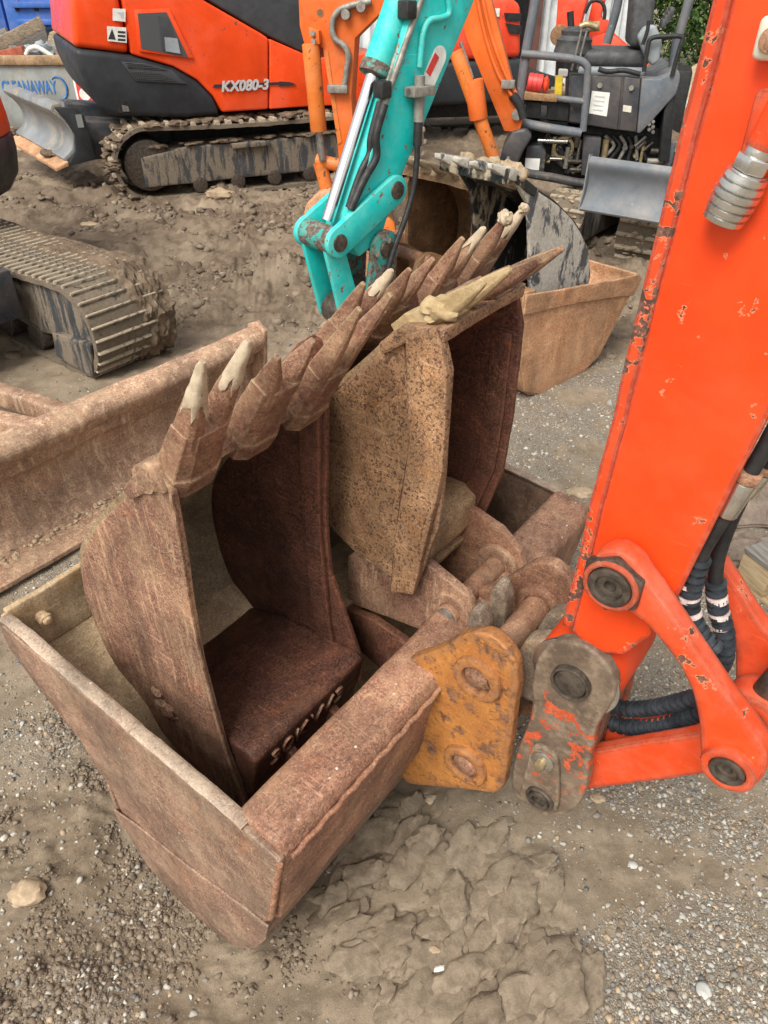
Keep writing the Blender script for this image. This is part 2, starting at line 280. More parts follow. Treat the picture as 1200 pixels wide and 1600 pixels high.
MA['blade_bare'] = muddy('blade_bare_steel', (.2, .215, .23), (.36, .32, .26), .8, .45, .4, (1, 1, .25), .5)
MA['shed_white'] = muddy('shed_sheet', (.5, .53, .55), (.4, .38, .33), .35, .55, .5, (1, 1, .15), .55)
MA['shed_brown'] = plain('shed_post', (.12, .055, .045), .7, 0, .25, 5)
MA['blue_bin'] = paint('blue_bin_paint', (.03, .13, .46), chip_amt=.3, edge_r=.01, edge_amt=.4, rough=.5, dust_amt=.2, grime=.3)
MA['concrete'] = plain('concrete', (.42, .42, .4), .85, 0, .2, 12)
MA['pvc'] = plain('white_pvc', (.62, .61, .57), .5, 0, .15, 10)
MA['brick'] = plain('red_brick', (.36, .1, .06), .85, 0, .3, 12)
MA['cloth'] = plain('dirty_cloth', (.21, .165, .135), .9, 0, .3, 12, bumpd=.003)
def wood(name, a, b):
    t = NT(name); g = t.noise(6, 6, .6, .6, vec=t.scale((1.2, 14, 14))); f = t.noise(60, 4, vec=t.scale((.3, 4, 4)))
    col = t.mix(t.ramp(g, .32, .68), a, b); col = t.mix(t.mul(t.ramp(f, .55, .7), .5), col, tuple(x * .45 for x in a))
    return t.done(col, .8, 0, t.bump(t.add(g, f), .5, .003), .3)
MA['wood_old'] = wood('weathered_timber', (.17, .135, .1), (.36, .29, .21))
MA['wood_new'] = wood('pallet_timber', (.33, .24, .14), (.5, .39, .25))
MA['wood_grey'] = wood('grey_timber', (.14, .13, .12), (.29, .27, .245))
def meshmat():
    t = NT('grille_mesh'); v = t.voro(70, 'DISTANCE_TO_EDGE', rnd=0.0)
    return t.done(t.mix(t.ramp(v, .05, .12), (.09, .095, .1), (.012, .012, .013)), .5, .2)
MA['mesh'] = meshmat()
def leafmat():
    t = NT('tree_leaves'); c = t.attr('tint'); return t.done(c, .55, 0, None, .3)
MA['leaf'] = leafmat()
MA['bark'] = plain('tree_bark', (.09, .07, .05), .9, 0, .3, 10, bumpd=.01)

# ------------------------------------------------------------------ mesh building
def smooth_path(pts, n=8, closed=False):
    P = [Vector(p) for p in pts]; out = []
    m = len(P)
    for i in range(m if closed else m - 1):
        p0 = P[(i - 1) % m] if closed or i > 0 else P[0] * 2 - P[1]
        p1 = P[i]; p2 = P[(i + 1) % m]
        p3 = P[(i + 2) % m] if closed or i + 2 < m else P[-1] * 2 - P[-2]
        for k in range(n):
            t = k / n
            out.append(.5 * ((2 * p1) + (p2 - p0) * t + (2 * p0 - 5 * p1 + 4 * p2 - p3) * t * t + (3 * p1 - p0 - 3 * p2 + p3) * t ** 3))
    if not closed: out.append(P[-1])
    return out
def smooth2(pts, n=6):
    return [(p.x, p.y) for p in smooth_path([(a, b, 0) for a, b in pts], n)]

class MB:
    def __init__(s): s.v = []; s.f = []
    def add(s, vs, fs, M=None):
        k = len(s.v); s.v += [tuple(M @ Vector(v)) if M else tuple(v) for v in vs]; s.f += [tuple(i + k for i in f) for f in fs]; return s
    def box(s, c, d, M=None):
        x, y, z = (q / 2 for q in d)
        vs = [(c[0] + a * x, c[1] + b * y, c[2] + e * z) for a in (-1, 1) for b in (-1, 1) for e in (-1, 1)]
        return s.add(vs, [(0, 1, 3, 2), (4, 6, 7, 5), (0, 4, 5, 1), (2, 3, 7, 6), (0, 2, 6, 4), (1, 5, 7, 3)], M)
    def loft(s, loops, cap=True, closed=True):
        k = len(s.v); n = len(loops[0])
        for L in loops: s.v += [tuple(p) for p in L]
        for i in range(len(loops) - 1):
            for j in range(n if closed else n - 1):
                a = k + i * n + j; b = k + i * n + (j + 1) % n; s.f.append((a, b, b + n, a + n))
        if cap: s.f.append(tuple(range(k + n - 1, k - 1, -1))); s.f.append(tuple(range(k + (len(loops) - 1) * n, k + len(loops) * n)))
        return s
    def prism(s, poly, ax, lo, hi, n=1):
        """polygon in the two other axes, extruded along ax"""
        def P(a, b, t): return {'x': (t, a, b), 'y': (a, t, b), 'z': (a, b, t)}[ax]
        return s.loft([[P(a, b, lo + (hi - lo) * i / n) for a, b in poly] for i in range(n + 1)])
    def shell(s, prof, th, ax, lo, hi, n=1):
        """open profile thickened to its left side, extruded along ax"""
        q = [Vector((a, b)) for a, b in prof]; inn = []
        for i, p in enumerate(q):
            d = (q[min(i + 1, len(q) - 1)] - q[max(i - 1, 0)]).normalized(); inn.append(p + Vector((-d.y, d.x)) * th)
        return s.prism([tuple(p) for p in q] + [tuple(p) for p in reversed(inn)], ax, lo, hi, n)
    def tube(s, path, r, seg=10, cap=True):
        P = [Vector(p) for p in path]; R = r if hasattr(r, '__len__') else [r] * len(P); loops = []
        up = None
        for i, p in enumerate(P):
            d = (P[min(i + 1, len(P) - 1)] - P[max(i - 1, 0)]).normalized()
            if up is None: up = Vector((0, 0, 1)) if abs(d.z) < .9 else Vector((1, 0, 0))
            u = (up - d * up.dot(d)).normalized(); v = d.cross(u); up = u
            loops.append([p + (u * math.cos(2 * math.pi * k / seg) + v * math.sin(2 * math.pi * k / seg)) * R[i] for k in range(seg)])
        return s.loft(loops, cap)
    def cyl(s, a, b, r, r2=None, seg=20): return s.tube([a, b], [r, r if r2 is None else r2], seg)
    def ring(s, a, b, ro, ri, seg=24):
        a, b = Vector(a), Vector(b); d = (b - a).normalized(); up = Vector((0, 0, 1)) if abs(d.z) < .9 else Vector((1, 0, 0))
        u = (up - d * up.dot(d)).normalized(); v = d.cross(u)
        def c(p, r): return [p + (u * math.cos(2 * math.pi * k / seg) + v * math.sin(2 * math.pi * k / seg)) * r for k in range(seg)]
        return s.loft([c(a, ri), c(a, ro), c(b, ro), c(b, ri), c(a, ri)], cap=False)
    def lump(s, c, r, seed=0, sub=2, amp=.35, sc=1.0, squash=(1, 1, 1)):
        bm = bmesh.new(); bmesh.ops.create_icosphere(bm, subdivisions=sub, radius=1)
        off = Vector((seed * 3.17, seed * 1.3, seed * .71))
        vs = []
        for v in bm.verts:
            d = v.co.normalized(); k = 1 + amp * mnoise.fractal(d * 1.6 * sc + off, 1.0, 2.0, 4)
            vs.append((c[0] + d.x * k * r * squash[0], c[1] + d.y * k * r * squash[1], c[2] + d.z * k * r * squash[2]))
        fs = [tuple(v.index for v in f.verts) for f in bm.faces]; bm.free(); return s.add(vs, fs)
    def mesh(s, name, bevel=0, seg=2, rough=None, smooth=32, base=(0, 0, 0), mat=None):
        bm = bmesh.new(); bv = Vector(base)
        vs = [bm.verts.new(Vector(v) - bv) for v in s.v]
        for f in s.f:
            try: bm.faces.new([vs[i] for i in f])
            except ValueError: pass
        bmesh.ops.remove_doubles(bm, verts=bm.verts, dist=1e-5)
        bmesh.ops.recalc_face_normals(bm, faces=bm.faces)
        if bevel:
            es = [e for e in bm.edges if len(e.link_faces) == 2 and e.calc_face_angle(0) > .5]
            if es: bmesh.ops.bevel(bm, geom=es, offset=bevel, segments=seg, profile=.5, affect='EDGES', clamp_overlap=True)
        if rough:
            amp, sc, L = rough
            bmesh.ops.triangulate(bm, faces=bm.faces)
            for _ in range(7):
                es = [e for e in bm.edges if e.calc_length() > L]
                if not es or len(bm.faces) > 60000: break
                bmesh.ops.subdivide_edges(bm, edges=es, cuts=1); bmesh.ops.triangulate(bm, faces=bm.faces)
            bm.normal_update()
            for v in bm.verts:
                w = v.co + bv
                n3 = Vector((mnoise.fractal(w * sc, 1.0, 2.0, 4), mnoise.fractal(w * sc + Vector((31, 7, 3)), 1.0, 2.0, 4), mnoise.fractal(w * sc + Vector((5, 57, 13)), 1.0, 2.0, 4)))
                v.co += n3 * amp
        me = bpy.data.meshes.new(name); bm.to_mesh(me); bm.free()
        if smooth is not None:
            me.polygons.foreach_set('use_smooth', [True] * len(me.polygons)); me.set_sharp_from_angle(angle=math.radians(smooth))
        if mat: me.materials.append(MA[mat])
        return me

class Thing:
    """a top-level Empty at the thing's base; parts are meshes in the same upright frame"""
    def __init__(s, name, label, cat, fr=WORLD, base=(0, 0, 0), group=None):
        s.fr = fr; s.base = Vector(base); s.o = bpy.data.objects.new(name, None); COL.objects.link(s.o)
        s.o.empty_display_size = .1; s.o.location = fr.w(base); s.o.rotation_euler = (0, 0, fr.rz)
        s.o['label'] = label; s.o['category'] = cat
        if group: s.o['group'] = group
    def part(s, name, mb, mat, parent=None, bevel=0, seg=2, rough=None, smooth=32, label=None, kind=None):
        o = bpy.data.objects.new(name, mb.mesh(name, bevel, seg, rough, smooth, s.base, mat)); COL.objects.link(o)
        o.parent = parent or s.o
        if label: o['label'] = label
        if kind: o['kind'] = kind
        return o
    def piece(s, name, me, M, parent=None):
        """a repeated piece that shares its mesh; M is in frame coordinates"""
        o = bpy.data.objects.new(name, me); COL.objects.link(o); o.parent = parent or s.o
        o.matrix_local = Matrix.Translation(-s.base) @ M; return o
def single(name, mb, mat, label, cat, fr=WORLD, base=(0, 0, 0), group=None, kind=None, **kw):
    o = bpy.data.objects.new(name, mb.mesh(name, base=base, mat=mat, **kw)); COL.objects.link(o)
    o.location = fr.w(base); o.rotation_euler = (0, 0, fr.rz); o['label'] = label; o['category'] = cat
    if group: o['group'] = group
    if kind: o['kind'] = kind
    return o
def text_mesh(t, name, txt, size, M, mat, parent=None, ext=.001, shear=0, bold=0, width=None, bev=0):
    """lettering as a flat mesh part; width stretches the line to that length"""
    c = bpy.data.curves.new('lettering_tmp', 'FONT'); c.body = txt; c.size = size; c.extrude = ext; c.shear = shear; c.offset = bold
    if bev: c.bevel_depth = bev
    o = bpy.data.objects.new('lettering_tmp', c); COL.objects.link(o); bpy.context.view_layer.update()
    me = bpy.data.meshes.new_from_object(o.evaluated_get(bpy.context.evaluated_depsgraph_get())); bpy.data.objects.remove(o, do_unlink=True); bpy.data.curves.remove(c)
    if width:
        xs = [v.co.x for v in me.vertices]; k = width / (max(xs) - min(xs)); x0 = min(xs)
        for v in me.vertices: v.co.x = (v.co.x - x0) * k
    me.materials.clear(); me.materials.append(MA[mat])
    return t.piece(name, me, M, parent)
def axes(o, x, y, z=None):
    """matrix from an origin and two axes"""
    x = Vector(x).normalized(); y = Vector(y); y = (y - x * x.dot(y)).normalized(); z = x.cross(y)
    M = Matrix((x, y, z)).transposed().to_4x4(); M.translation = Vector(o); return M

# ------------------------------------------------------------------ ground
def _hash(ix, iy, s):
    h = (ix.astype(np.int64) * 374761393 + iy.astype(np.int64) * 668265263 + s * 1442695041) & 0x7fffffff
    h = ((h ^ (h >> 13)) * 1274126177) & 0x7fffffff
    return ((h ^ (h >> 16)) & 0xffff) / 65535.0
def vnoise(x, y, s=0):
    ix, iy = np.floor(x), np.floor(y); fx, fy = x - ix, y - iy
    u = fx * fx * fx * (fx * (fx * 6 - 15) + 10); v = fy * fy * fy * (fy * (fy * 6 - 15) + 10)
    a = _hash(ix, iy, s); b = _hash(ix + 1, iy, s); c = _hash(ix, iy + 1, s); d = _hash(ix + 1, iy + 1, s)
    return (a + (b - a) * u) * (1 - v) + (c + (d - c) * u) * v - .5
def fbm(x, y, s=0, o=5, g=.5):
    r = 0; k = 1.0
    for i in range(o): r = r + k * vnoise(x * 2 ** i + 17.3 * i, y * 2 ** i - 9.1 * i, s + i); k *= g
    return r
def worley(x, y, s=0):
    ix, iy = np.floor(x), np.floor(y); best = np.full(x.shape, 9.0); sec = np.full(x.shape, 9.0)
    for dx in (-1, 0, 1):
        for dy in (-1, 0, 1):
            cx, cy = ix + dx, iy + dy
            d = np.hypot(cx + .15 + .7 * _hash(cx, cy, s) - x, cy + .15 + .7 * _hash(cx, cy, s + 5) - y)
            sec = np.minimum(sec, np.maximum(best, d)); best = np.minimum(best, d)
    return best, sec
def _cell(x, y, s):
    ix, iy = np.floor(x), np.floor(y); best = np.full(x.shape, 9.0); val = np.zeros(x.shape)
    for dx in (-1, 0, 1):
        for dy in (-1, 0, 1):
            cx, cy = ix + dx, iy + dy; d = np.hypot(cx + .15 + .7 * _hash(cx, cy, s) - x, cy + .15 + .7 * _hash(cx, cy, s + 5) - y)
            k = d < best; val = np.where(k, _hash(cx, cy, s + 9), val); best = np.minimum(best, d)
    return val
def sst(a, lo, hi):
    t = np.clip((a - lo) / (hi - lo), 0, 1); return t * t * (3 - 2 * t)
def blob(x, y, cx, cy, rx, ry, soft=.5):
    return 1 - sst(np.hypot((x - cx) / rx, (y - cy) / ry), 1 - soft, 1 + soft)
def gravel_mask(x, y):
    m = np.maximum.reduce([blob(x, y, .72, 1.0, .42, .42), blob(x, y, .55, .66, .3, .2, .4), .4 * blob(x, y, -.64, .62, .18, .16), blob(x, y, .25, 3.0, 1.5, .75), .8 * blob(x, y, -.15, 3.3, .45, .6), .75 * blob(x, y, -.05, .85, .1, .14), blob(x, y, 1.3, 2.2, .8, .9), .6 * blob(x, y, -.95, 1.75, .4, .3), .35 * blob(x, y, -.75, 1.05, .5, .5)])
    n = fbm(x * 3.1, y * 3.1, 3, 5, .6)
    return np.clip(m * (.55 + 1.7 * n + .35), 0, 1)
def smear_mask(x, y):
    """smooth churned clay pushed up in front of the bucket"""
    m = np.maximum(blob(x, y, .14, .80, .27, .22, .3), blob(x, y, .26, .64, .2, .16, .35))
    m = np.maximum(m, .8 * blob(x, y, .03, 1.0, .16, .12, .4))
    return np.clip(m * (1.0 + 1.2 * fbm(x * 6, y * 6, 21, 3)), 0, 1)
def clod_mask(x, y):
    return np.clip(np.maximum.reduce([1.2 * blob(x, y, -.66, .98, .42, .48, .35), .8 * blob(x, y, -.35, .66, .3, .12, .5), .0 * x]) * (.8 + 1.6 * fbm(x * 5, y * 5, 33, 3)), 0, 1)
def height(x, y):
    h = .03 * fbm(x * .9, y * .9, 1, 4) + .012 * fbm(x * 5, y * 5, 2, 4) + .0035 * fbm(x * 26, y * 26, 4, 4, .6)
    d = np.hypot(x, y)
    # lobed wet clay
    wx = x + .06 * fbm(x * 6, y * 6, 41, 4) + .012 * fbm(x * 30, y * 30, 45, 3); wy = y + .06 * fbm(x * 6 + 9, y * 6, 43, 4) + .012 * fbm(x * 30, y * 30, 46, 3)
    f1, f2 = worley(wx * 9.5, wy * 13, 50); g1, g2 = worley(wx * 22, wy * 26, 60)
    lob = .024 * (1 - np.clip(f1 / .85, 0, 1) ** 3.2) * (.25 + 1.2 * _cell(wx * 9.5, wy * 13, 50)) + .007 * np.sqrt(np.clip(1 - (g1 / .8) ** 2, 0, 1)) - .013 * (1 - sst(f2 - f1, 0, .06)) * sst(fbm(x * 8, y * 8, 76, 3), -.2, .05) - .005 * (1 - sst(g2 - g1, 0, .10)) * sst(fbm(x * 9, y * 9, 73, 3), -.1, .15)
    ribs = .006 * np.sin((x * .75 - y * .66) * 2 * math.pi / .085 + 5 * fbm(x * 3, y * 3, 70, 3))
    lob = lob + ribs * sst(fbm(x * 4, y * 4, 71, 3), -.05, .2) + .003 * fbm(x * 60, y * 60, 72, 3)
    lob = lob * .8 + .006 * fbm(x * 42, y * 42, 74, 4, .65)
    sm = smear_mask(x, y); h = h * (1 - .6 * sm) + sm * (lob + .004)
    # crumbly clods on the left
    c1, c2 = worley(x * 38 + 3 * fbm(x * 20, y * 20, 80, 2), y * 38, 81); e1, _ = worley(x * 80, y * 80, 82)
    cm = clod_mask(x, y)
    h = h + cm * (.030 * np.clip(fbm(x * 15, y * 15, 83, 6, .66) + .12, -.12, 1) + .016 * np.clip(.75 - c1, 0, 1) * sst(fbm(x * 12, y * 12, 84, 3), -.15, .2) + .008 * np.clip(.7 - e1, 0, 1))
    # churned yard further off: ruts and lumps
    yard = sst(y, 3.2, 4.6) * (1 - sst(d, 12, 16))
    r = fbm(x * 1.1 + .4 * y, y * 2.6, 90, 6, .62)
    h = h + yard * (.10 * np.maximum(r, -.2) + .05 * np.abs(fbm(x * 4, y * 6, 95, 5, .6)) + .09 * np.clip(fbm(x * 6, y * 9, 97, 5, .64) - .05, 0, 1))
    ridge = np.exp(-((y - 5.0 - .25 * fbm(x * 2, y * 0, 99, 3)) / .16) ** 2) * sst(x, -2.2, -1.6) * (1 - sst(x, -.5, .1))
    h = h + ridge * np.clip(.03 + .16 * fbm(x * 6, y * 6, 101, 5, .6), 0, .14)
    # tread prints left of centre, pressed across the wheel path
    tm = blob(x, y, -.2, 3.9, .5, .5, .4) + blob(x, y, .05, .66, .1, .2)
    h = h - .006 * np.clip(tm, 0, 1) * sst(np.sin((x * .5 + y * .86) * 2 * math.pi / .11), .2, .8)
    mid = sst(y, 1.4, 2.2) * (1 - sst(y, 5, 7)); h = h + mid * .01 * fbm(x * 14, y * 14, 110, 4, .62)
    u = (x + .164) * .603 + (y - .618) * .798; v = -(x + .164) * .798 + (y - .618) * .603
    dip = (1 - sst(np.hypot(np.maximum(np.abs(u - .55) - .6, 0), np.maximum(np.abs(v - .32) - .12, 0)), .02, .26))
    return h * (1 - .55 * gravel_mask(x, y)) - .055 * dip
def spaced(segs):
    out = [segs[0][0]]
    for a, b, s0, s1 in segs:
        p = a
        while p < b:
            t = (p - a) / (b - a); p += s0 + (s1 - s0) * t; out.append(min(p, b))
    return np.array(sorted(set(out)))
xr = spaced([(0, 1.2, .0085, .010), (1.2, 3.2, .012, .03), (3.2, 9, .035, .15), (9, 220, .3, 25)])
gx = np.concatenate([-xr[:0:-1], xr])
gy = np.concatenate([np.linspace(-40, -1, 10), np.array([-.6, -.2, .1, .3, .42]), spaced([(.5, 1.6, .0075, .009), (1.6, 3.4, .011, .017), (3.4, 9, .022, .06), (9, 240, .15, 25)])])
GX, GY = np.meshgrid(gx, gy); GH = height(GX, GY)
far = sst(np.hypot(GX, GY), 14, 18); GH = GH * (1 - far)
nx, ny = len(gx), len(gy)
me = bpy.data.meshes.new('ground'); co = np.stack([GX, GY, GH], -1).reshape(-1, 3).astype(np.float32)
me.vertices.add(nx * ny); me.vertices.foreach_set('co', co.ravel())
ii = (np.arange(ny - 1)[:, None] * nx + np.arange(nx - 1)[None]).ravel(); fc = np.stack([ii, ii + 1, ii + nx + 1, ii + nx], -1)
me.loops.add(fc.size); me.loops.foreach_set('vertex_index', fc.ravel().astype(np.int32))
me.polygons.add(len(fc)); me.polygons.foreach_set('loop_start', (np.arange(len(fc)) * 4).astype(np.int32))
me.polygons.foreach_set('use_smooth', np.ones(len(fc), bool)); me.update(calc_edges=True)
ga = me.attributes.new('gravel', 'FLOAT', 'POINT'); ga.data.foreach_set('value', gravel_mask(GX, GY).ravel().astype(np.float32))
def wet_mask(x, y):
    m = sst(y + .5 * fbm(x * 1.3, y * 1.3, 120, 3), 3.5, 4.6) * (1 - sst(np.hypot(x, y), 13, 17))
    return np.clip(m * (.75 + 1.1 * fbm(x * 2, y * 3, 121, 5, .6)), 0, 1)
ya = me.attributes.new('wet', 'FLOAT', 'POINT'); ya.data.foreach_set('value', wet_mask(GX, GY).ravel().astype(np.float32))
ca0 = me.attributes.new('clod', 'FLOAT', 'POINT'); ca0.data.foreach_set('value', clod_mask(GX, GY).ravel().astype(np.float32))
sa = me.attributes.new('smear', 'FLOAT', 'POINT'); sa.data.foreach_set('value', smear_mask(GX, GY).ravel().astype(np.float32))
def groundmat():
    t = NT('yard_mud'); gr = t.attr('gravel', 'Fac'); sm = t.attr('smear', 'Fac')
    a = t.noise(1.7, 8, .7, .3); b = t.noise(13, 8, .7); f = t.noise(120, 5, .72); ff = t.noise(420, 3, .7)
    mud = t.mix(t.ramp(a, .36, .64), (.165, .128, .09), (.28, .222, .16))
    mud = t.mix(t.mul(t.ramp(b, .42, .68), .6), mud, (.33, .27, .2)); mud = t.mix(t.mul(t.ramp(f, .55, .72), .45), mud, (.09, .062, .042))
    mud = t.mix(t.mul(sm, .6), mud, t.mix(t.ramp(b, .35, .65), (.2, .158, .113), (.27, .218, .158)))
    mud = t.mix(t.mul(t.attr('wet', 'Fac'), .8), mud, t.mix(t.ramp(b, .38, .62), (.075, .052, .036), (.15, .11, .077)))
    mud = t.mix(t.mul(t.attr('clod', 'Fac'), .55), mud, t.mix(t.ramp(b, .38, .62), (.095, .066, .044), (.2, .15, .1)))
    v = t.voro(230, out='Color'); sep = t.t.nodes.new('ShaderNodeSeparateColor'); t.t.links.new(v, sep.inputs[0])
    grit = t.mix(sep.outputs[0], (.12, .11, .096), (.28, .268, .245)); grit = t.mix(t.ramp(sep.outputs[1], .88, .95), grit, (.5, .48, .43))
    grit = t.mix(t.ramp(sep.outputs[2], .5, .8), grit, (.2, .152, .105))
    gm = t.mul(t.ramp(t.add(gr, t.mul(t.math('SUBTRACT', t.noise(60, 4, .7), .5), .9)), .25, .75), .7)
    vd = t.voro(230)
    col = t.mix(gm, mud, grit)
    spk = t.ramp(t.voro(95), .16, .09); col = t.mix(t.mul(spk, t.mul(t.ramp(t.noise(35, 3), .5, .62), .6)), col, (.42, .38, .31))
    h = t.add(t.mul(b, .5), t.add(t.mul(f, .5), t.add(t.mul(ff, .3), t.mul(t.mul(gm, t.math('SUBTRACT', .6, vd)), 1.0))))
    col = t.mix(t.mul(t.ramp(ff, .5, .36), .5), col, t.mix(.5, (.05, .034, .022), col)); col = t.mix(t.mul(t.ramp(ff, .56, .7), .4), col, (.36, .29, .21))
    wet = t.ramp(t.add(a, t.mul(b, .3)), .52, .7, .92, .62)
    return t.done(col, wet, 0, t.bump(h, .7, .006), .3)
me.materials.append(groundmat())
ground = bpy.data.objects.new('ground', me); COL.objects.link(ground); ground['kind'] = 'structure'

def hz(x, y): return float(height(np.array([x]), np.array([y]))[0])

# loose gravel lying on the ground
def scatter(name, n, xs, ys, maskf, rlo, rhi, seed, label, soil=False, expo=3.0):
    rng = np.random.default_rng(seed); X = []; Y = []; tot = 0
    while tot < n:
        y = rng.uniform(*ys, 40000); x = rng.uniform(-1, 1, 40000) * (.62 + .58 * y) if xs is None else rng.uniform(*xs, 40000)
        k = rng.uniform(0, 1, 40000) < maskf(x, y); X.append(x[k]); Y.append(y[k]); tot += int(k.sum())
    X = np.concatenate(X)[:n]; Y = np.concatenate(Y)[:n]
    bm = bmesh.new(); bmesh.ops.create_icosphere(bm, subdivisions=1, radius=1)
    bv = np.array([v.co[:] for v in bm.verts]); bf = np.array([[v.index for v in f.verts] for f in bm.faces]); bm.free()
    nv, nf = len(bv), len(bf)
    R = rlo * (rhi / rlo) ** (rng.uniform(0, 1, n) ** expo)
    sh = 1 + (.30 if soil else .42) * rng.normal(size=(n, nv)).clip(-1.4, 1.4); sq = rng.uniform(.55, 1.25, (n, 3)); sq[:, 2] *= .75
    P = bv[None] * sh[..., None] * sq[:, None, :]
    an = rng.uniform(0, 2 * np.pi, n); ca, sa_ = np.cos(an)[:, None], np.sin(an)[:, None]
    px = P[..., 0] * ca - P[..., 1] * sa_; py = P[..., 0] * sa_ + P[..., 1] * ca
    V = np.stack([px * R[:, None] + X[:, None], py * R[:, None] + Y[:, None], P[..., 2] * R[:, None] + (height(X, Y) + R * (-.12 if soil else .1))[:, None]], -1)
    me = bpy.data.meshes.new(name); me.vertices.add(n * nv); me.vertices.foreach_set('co', V.reshape(-1).astype(np.float32))
    F = (bf[None] + (np.arange(n) * nv)[:, None, None]).reshape(-1, 3)
    me.loops.add(F.size); me.loops.foreach_set('vertex_index', F.ravel().astype(np.int32)); me.polygons.add(len(F))
    me.polygons.foreach_set('loop_start', (np.arange(len(F)) * 3).astype(np.int32)); me.update(calc_edges=True)
    pal = np.array([(.23, .222, .2), (.34, .33, .305), (.45, .425, .38), (.2, .165, .13), (.4, .31, .21), (.5, .48, .43), (.27, .2, .145), (.15, .15, .155)])
    c = pal[rng.choice(len(pal), n, p=[.17, .17, .14, .16, .13, .08, .11, .04])] * rng.uniform(.75, 1.15, (n, 1))
    if soil: c = np.array([(.12, .09, .066), (.16, .124, .092), (.2, .16, .12), (.26, .213, .163)])[rng.choice(4, n, p=[.25, .35, .28, .12])] * rng.uniform(.85, 1.15, (n, 1))
    ca_ = me.color_attributes.new('tint', 'FLOAT_COLOR', 'POINT')
    ca_.data.foreach_set('color', np.concatenate([np.repeat(c, nv, 0), np.ones((n * nv, 1))], 1).astype(np.float32).ravel())
    if 'stone' not in MA:
        t = NT('gravel_stone'); MA['stone'] = t.done(t.mix(t.mul(t.ramp(t.noise(90, 4, .7), .45, .7), .4), t.attr('tint'), (.24, .18, .125)), .8, 0, None, .3)
    me.materials.append(MA['stone'])
    o = bpy.data.objects.new(name, me); COL.objects.link(o); o['kind'] = 'stuff'; o['label'] = label; o['category'] = 'soil' if soil else 'gravel'
scatter('gravel', 42000, None, (.52, 2.0), lambda x, y: np.clip(gravel_mask(x, y) ** 1.3 + .02 + .06 * clod_mask(x, y), 0, 1) * (1 - .92 * smear_mask(x, y)), .0012, .0078, 5, 'loose grey and tan gravel strewn over the muddy ground', expo=2.8)
scatter('gravel', 14000, None, (2.0, 5.0), lambda x, y: np.clip(gravel_mask(x, y) + .03, 0, 1), .0026, .010, 6, 'fine pale gravel between the rear buckets and the front ones')
scatter('soil_crumbs', 22000, None, (.52, 2.4), lambda x, y: np.clip(clod_mask(x, y) * sst(fbm(x * 7, y * 7, 130, 4, .6), -.18, .22) + .006, 0, 1) * (1 - .9 * smear_mask(x, y)), .0018, .010, 15, 'crumbly brown soil lying along the left of the big bucket', True, 3.0)
scatter('soil_crumbs', 9000, (-3.6, 2.6), (3.4, 8.0), lambda x, y: np.clip(wet_mask(x, y) * sst(fbm(x * 2.2, y * 3.4, 131, 4, .6), -.05, .25), 0, 1), .006, .045, 16, 'broken clods of wet mud across the yard behind', True, 3.2)

# churned slabs of wet clay squeezed up in front of the bucket
rg = random.Random(77); m = MB(); cnt = 0
while cnt < 150:
    x, y = rg.uniform(-.16, .44), rg.uniform(.54, 1.08)
    sm_ = float(smear_mask(np.array([x]), np.array([y]))[0])
    if rg.random() > sm_ * .9: continue
    r = rg.uniform(.014, .042) * (.6 + .5 * sm_); q = rg.gauss(.75, .35) + 1.2 * (x - .1); k0 = len(m.v)
    m.lump((0, 0, 0), r, cnt, 3, .38, 1.2, (1.5, .8, .42))
    c_, s_ = math.cos(q), math.sin(q); tl = rg.uniform(-.35, .35); z0 = hz(x, y)
    for vi in range(k0, len(m.v)):
        a, b, c = m.v[vi]; n_ = .0022 * mnoise.fractal(Vector((a, b, c)) * 60 + Vector((cnt, 0, 0)), 1.0, 2.0, 3); c = min(c, r * .26) + n_
        m.v[vi] = (x + a * c_ - b * s_, y + a * s_ + b * c_, z0 - r * .06 + c + tl * b)
    cnt += 1
MA['churned'] = mudmat('churned_clay', (.15, .117, .083), (.25, .2, .145), .8, 3.0, .004)
single('churned_clay', m, 'churned', 'churned slabs of wet clay in front of the yellow ear plate', 'clay', base=(.14, .8, 0), kind='stuff', smooth=50)

scatter('gravel', 500, (1.02, 2.2), (1.95, 3.2), lambda x, y: np.clip(.5 + 1.5 * fbm(x * 4, y * 4, 140, 3), 0, 1), .008, .032, 17, 'coarse broken stones heaped around the rags at the right edge', expo=2.0)
# clods and bigger stones that stand out singly
def rock(px, py, r, mat, label, seed, squash=(1, .8, .45), name='stone', cat='stone', amp=.3):
    x, y = WORLD.Z(px, py, .01); z = hz(x, y)
    m = MB().lump((x, y, z + r * squash[2] * .55), r, seed, 3, amp, 1.3, squash)
    single(name, m, mat, label, cat, base=(x, y, z), smooth=50)
rock(911, 765, .045, 'mud_dry', 'flat tan stone lying just beyond the far end of the near bucket', 3, (1.4, .7, .4))
rock(45, 1398, .034, 'mud_dry', 'pale crumbly clod at the left edge of the photograph', 5, (1.2, .9, .6), 'clod', 'clod', .3)
rock(675, 1243, .014, 'clay_pale', 'scrap of pale clay below the yellow ear plate', 6, (1.3, .9, .4), 'clod', 'clod', .5)
rock(935, 1246, .015, 'mud_dry', 'flake of tan clay right of the hitch foot', 8, (1.2, .9, .35), 'clod', 'clod', .35)
rock(678, 1488, .012, 'mud_dry', 'cream stone at the left rim of the churned clay', 9, (1.2, .8, .6))
rock(690, 1518, .013, 'pvc', 'whitish stone nearest the lower left of the churned clay', 10, (1.4, .7, .5))
rock(990, 1350, .011, 'concrete', 'small grey stone on the bare soil below the lower link', 11)
rock(1100, 1545, .016, 'concrete', 'largest pale pebble at the lower right', 12, (1, 1, .6))
rock(345, 316, .09, 'mud_dry', 'pinkish stone on the mud near the far crawler track', 13, (1.3, .7, .5))
